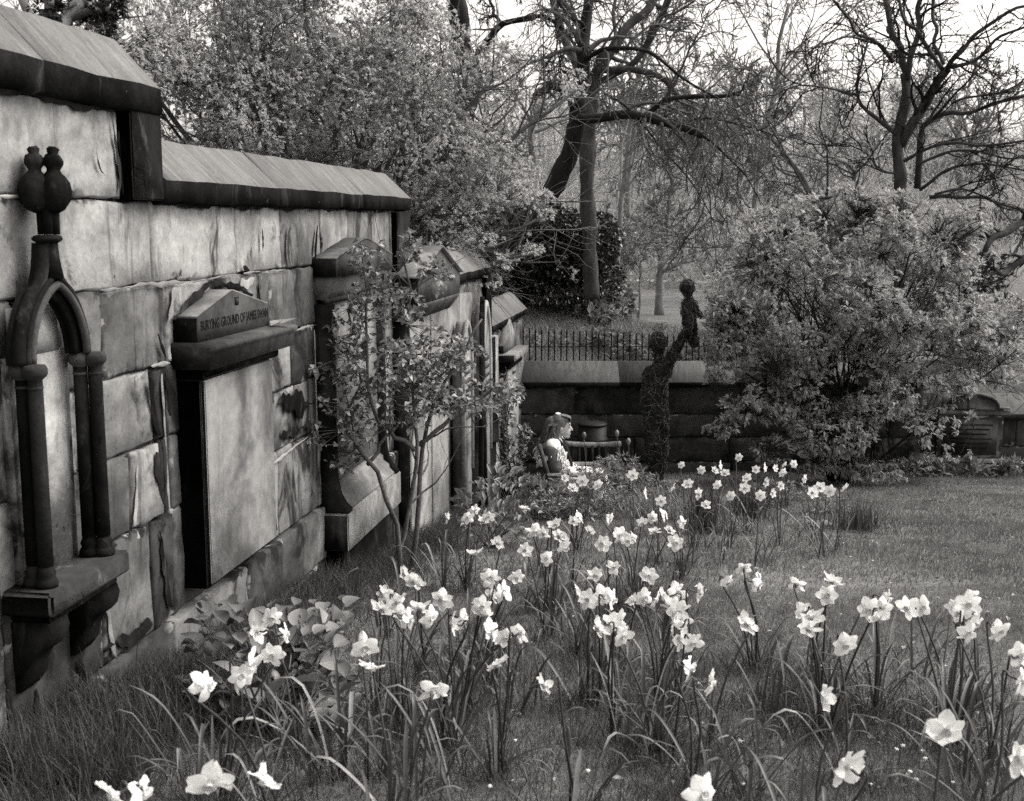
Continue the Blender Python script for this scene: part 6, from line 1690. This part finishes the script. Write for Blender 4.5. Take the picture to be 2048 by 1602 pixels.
for i, (px, py, Y, hh, lab) in enumerate([(1168, 872, 10.3, 0.5, 'tall single bud head in front of the black bin'), (1234, 868, 10.6, 0.5, 'tall bud head right of the black bin, the higher of two'), (1257, 884, 10.6, 0.5, 'tall bud head right of the black bin, the lower of two')]):
    c = atY(px, py, Y); g_ = gb(c[0], c[1]); t = thing('bud_flower', lab, 'flower', (c[0], c[1], g_))
    H = c[2] - g_
    b = MB(); b.tube([(0, 0, 0), (0.02, 0, H * 0.5), (0, 0, H - 0.02)], 0.004, 5, 9); b.obj('stem', M['stem'], t, True)
    MB().lathe([(0.005, H - 0.03), (0.014, H - 0.016), (0.020, H + 0.004), (0.017, H + 0.022), (0.006, H + 0.036)], (0, 0, 0), 12).obj('bud', M['big_leaf'], t, True)
p = onground(1640, 1055)
t = MB().box((-0.09, -0.06, -0.02), (0.09, 0.06, 0.035), ch=0.012).obj('edging_stone', M['slab_pale'], None, loc=(p[0], p[1], gb(p[0], p[1])), rot=(0.05, 0.03, 0.2))
tag(t, 'flat pale stone lying at the edge of the far flower bed', 'stone')
# plants along the foot of the low wall on the right
for px, lab in ((1830, 'low leafy plants at the foot of the wall left of the headstone'), (1930, 'low leafy plants in front of the headstone base'), (2030, 'low leafy plants right of the headstone at the edge')):
    c = onground(px, 955); base = (c[0], c[1], gb(c[0], c[1]))
    leafy('wall_foot_plant', lab, 'plant', base, fan(base, [np.array(base) + rng.normal(0, 1, 3) * [0.2, 0.08, 0.02] + [0, 0, 0.12] for _ in range(6)], 0.1), blobs(80, [((base[0], base[1], base[2] + 0.1), (0.32, 0.16, 0.10))], 0.2, 8, 0.2), M['stem'], M['leaf_bank'], 4, 0.10, 0.03, (0.004, 0.003), 0.002, lvl=((2, 0.4, 30, 5, 0.05),))
# daisies in the lawn
dz = MB().lathe([(0.001, 0.0), (0.004, 0.012), (0.011, 0.016), (0.012, 0.019), (0.004, 0.022), (0.001, 0.0225)], (0, 0, 0), 9).mesh('daisy', True)
dz.materials.append(M['petal'])
for px, py in [(1448, 1500), (1484, 1504), (1805, 1502), (1790, 1510), (1850, 1530), (1845, 1513), (1955, 1532), (1818, 1562), (1488, 1598), (1740, 1595), (1830, 1580), (1685, 1100), (1700, 1122), (1745, 1130), (1780, 1175), (1175, 1565), (980, 1592), (1030, 1500), (1640, 1340), (1905, 1585)]:
    p = onground(px, py); o = link('daisy', dz, None, None, (p[0], p[1], gb(p[0], p[1]) + 0.022), (rng.normal(0, 0.2), rng.normal(0, 0.2), 0), (0.62,) * 3)
    tag(o, 'tiny white daisy dotted in the short lawn grass', 'daisy', 'daisies in the lawn')

# ------------------------------------------------------------------ grass: one mass of blades over the lawn
def field(n, y0, y1, xa, xb, bias=1.0):
    y = y0 + (y1 - y0) * rng.random(n) ** bias
    x = y * (xa + (xb - xa) * rng.random(n))
    wx = -2.075 + 0.1548 * (y - 0.321)
    keep = x > wx + 0.03
    return x[keep], y[keep]
def blades(x, y, h, w, mat, name, label, lean=0.35):
    n = len(x)
    z = gz(x, y)
    az = rng.uniform(0, 6.28, n)
    d = np.c_[rng.normal(0, lean, n), rng.normal(0, lean, n), np.ones(n)]; d = unit(d)
    s = np.c_[np.cos(az), np.sin(az), 0 * az] * (w * 0.5)[:, None]
    p = np.c_[x, y, z - 0.003]
    mid = p + d * (h * 0.55)[:, None]
    d2 = unit(d + np.c_[rng.normal(0, lean, n), rng.normal(0, lean, n), -0.15 * np.ones(n)])
    tip = mid + d2 * (h * 0.5)[:, None]
    V = np.stack([p - s, p + s, mid + s * 0.7, mid - s * 0.7, tip], 1).reshape(-1, 3)
    b = np.arange(n)[:, None] * 5
    tag(link(name, mesh_from(name, V, [b + [0, 1, 2, 3], b + [3, 2, 4]]), mat), label, kind='stuff')
nz = lambda x, y: 0.5 + 0.25 * np.sin(x * 2.3 + np.sin(y * 1.9)) + 0.25 * np.sin(y * 2.9 + 1.7 * np.sin(x * 1.3 + 2))
x, y = field(150000, 2.3, 6.5, -0.5, 0.52, 0.75)
h = (0.022 + 0.030 * nz(x, y)) * rng.uniform(0.6, 1.4, len(x))
blades(x, y, h, 0.0026 + 0.0006 * rng.random(len(x)), M['grass'], 'lawn_grass', 'short mown grass of the sloping lawn')
x, y = field(170000, 6.5, 14.2, -0.3, 0.54, 0.8)
h = (0.022 + 0.026 * nz(x, y)) * rng.uniform(0.6, 1.4, len(x))
blades(x, y, h, 0.005 + 0.0015 * rng.random(len(x)), M['grass'], 'far_lawn_grass', 'short mown grass of the lawn towards the low wall')
# rough longer grass along the foot of the left wall and around the clumps
s_ = 3.0 + 6.5 * rng.random(26000) ** 1.7; o_ = np.abs(rng.normal(0, 0.22, 26000)) + 0.02
x = -2.075 + 0.153 * s_ + o_ * 0.988; y = 0.321 + 0.988 * s_ - o_ * 0.153
ok = x > -2.075 + 0.1548 * (y - 0.321) + 0.03
blades(x[ok], y[ok], rng.uniform(0.05, 0.19, ok.sum()), np.full(ok.sum(), 0.004), M['long_grass'], 'rough_grass', 'rough longer grass along the foot of the left wall', 0.5)
xx = []; yy = []
for base, g_ in cl_info:
    n = 220 if base[1] < 6 else 70
    xx.append(base[0] + rng.normal(0, 0.11, n)); yy.append(base[1] + rng.normal(0, 0.11, n))
x = np.concatenate(xx); y = np.concatenate(yy)
blades(x, y, rng.uniform(0.05, 0.15, len(x)), np.full(len(x), 0.0035), M['long_grass'], 'tussock_grass', 'uncut darker grass around the daffodil clumps', 0.45)
# little uneven tufts over the open lawn
cx_ = rng.uniform(0.0, 0.52, 260); cy_ = rng.uniform(2.6, 13.8, 260)
x = (np.repeat(cx_ * cy_, 40) + rng.normal(0, 0.05, 260 * 40)); y = np.repeat(cy_, 40) + rng.normal(0, 0.06, 260 * 40)
blades(x, y, rng.uniform(0.03, 0.075, len(x)), np.full(len(x), 0.004), M['grass'], 'lawn_tufts', 'small uneven tufts scattered over the open lawn', 0.5)
# fallen leaf scraps and twigs lying in the grass
n = 1500
cy_ = rng.uniform(2.5, 13.9, n); cx_ = cy_ * rng.uniform(-0.05, 0.53, n)
pos = np.c_[cx_, cy_, gz(cx_, cy_) + rng.uniform(0.008, 0.03, n)]
V, F = leafmesh(pos, rand_unit(n) * [1, 1, 0.25], np.repeat([[0.1, 0, 1.0]], n, 0) + rng.normal(0, 0.3, (n, 3)), rng.uniform(0.015, 0.04, n), rng.uniform(0.008, 0.02, n))
tag(link('leaf_litter', mesh_from('leaf_litter', V, F), M['leaf_shrub']), 'scraps of fallen leaves and twigs lying in the lawn', kind='stuff')
# rough grass on the bank behind the railing
x = rng.uniform(-1.5, 4.5, 26000); y = rng.uniform(15.2, 21.5, 26000)
blades(x, y, rng.uniform(0.06, 0.20, len(x)), np.full(len(x), 0.012), M['leaf_bank'], 'bank_grass', 'rough grass on the bank behind the iron railing', 0.6)
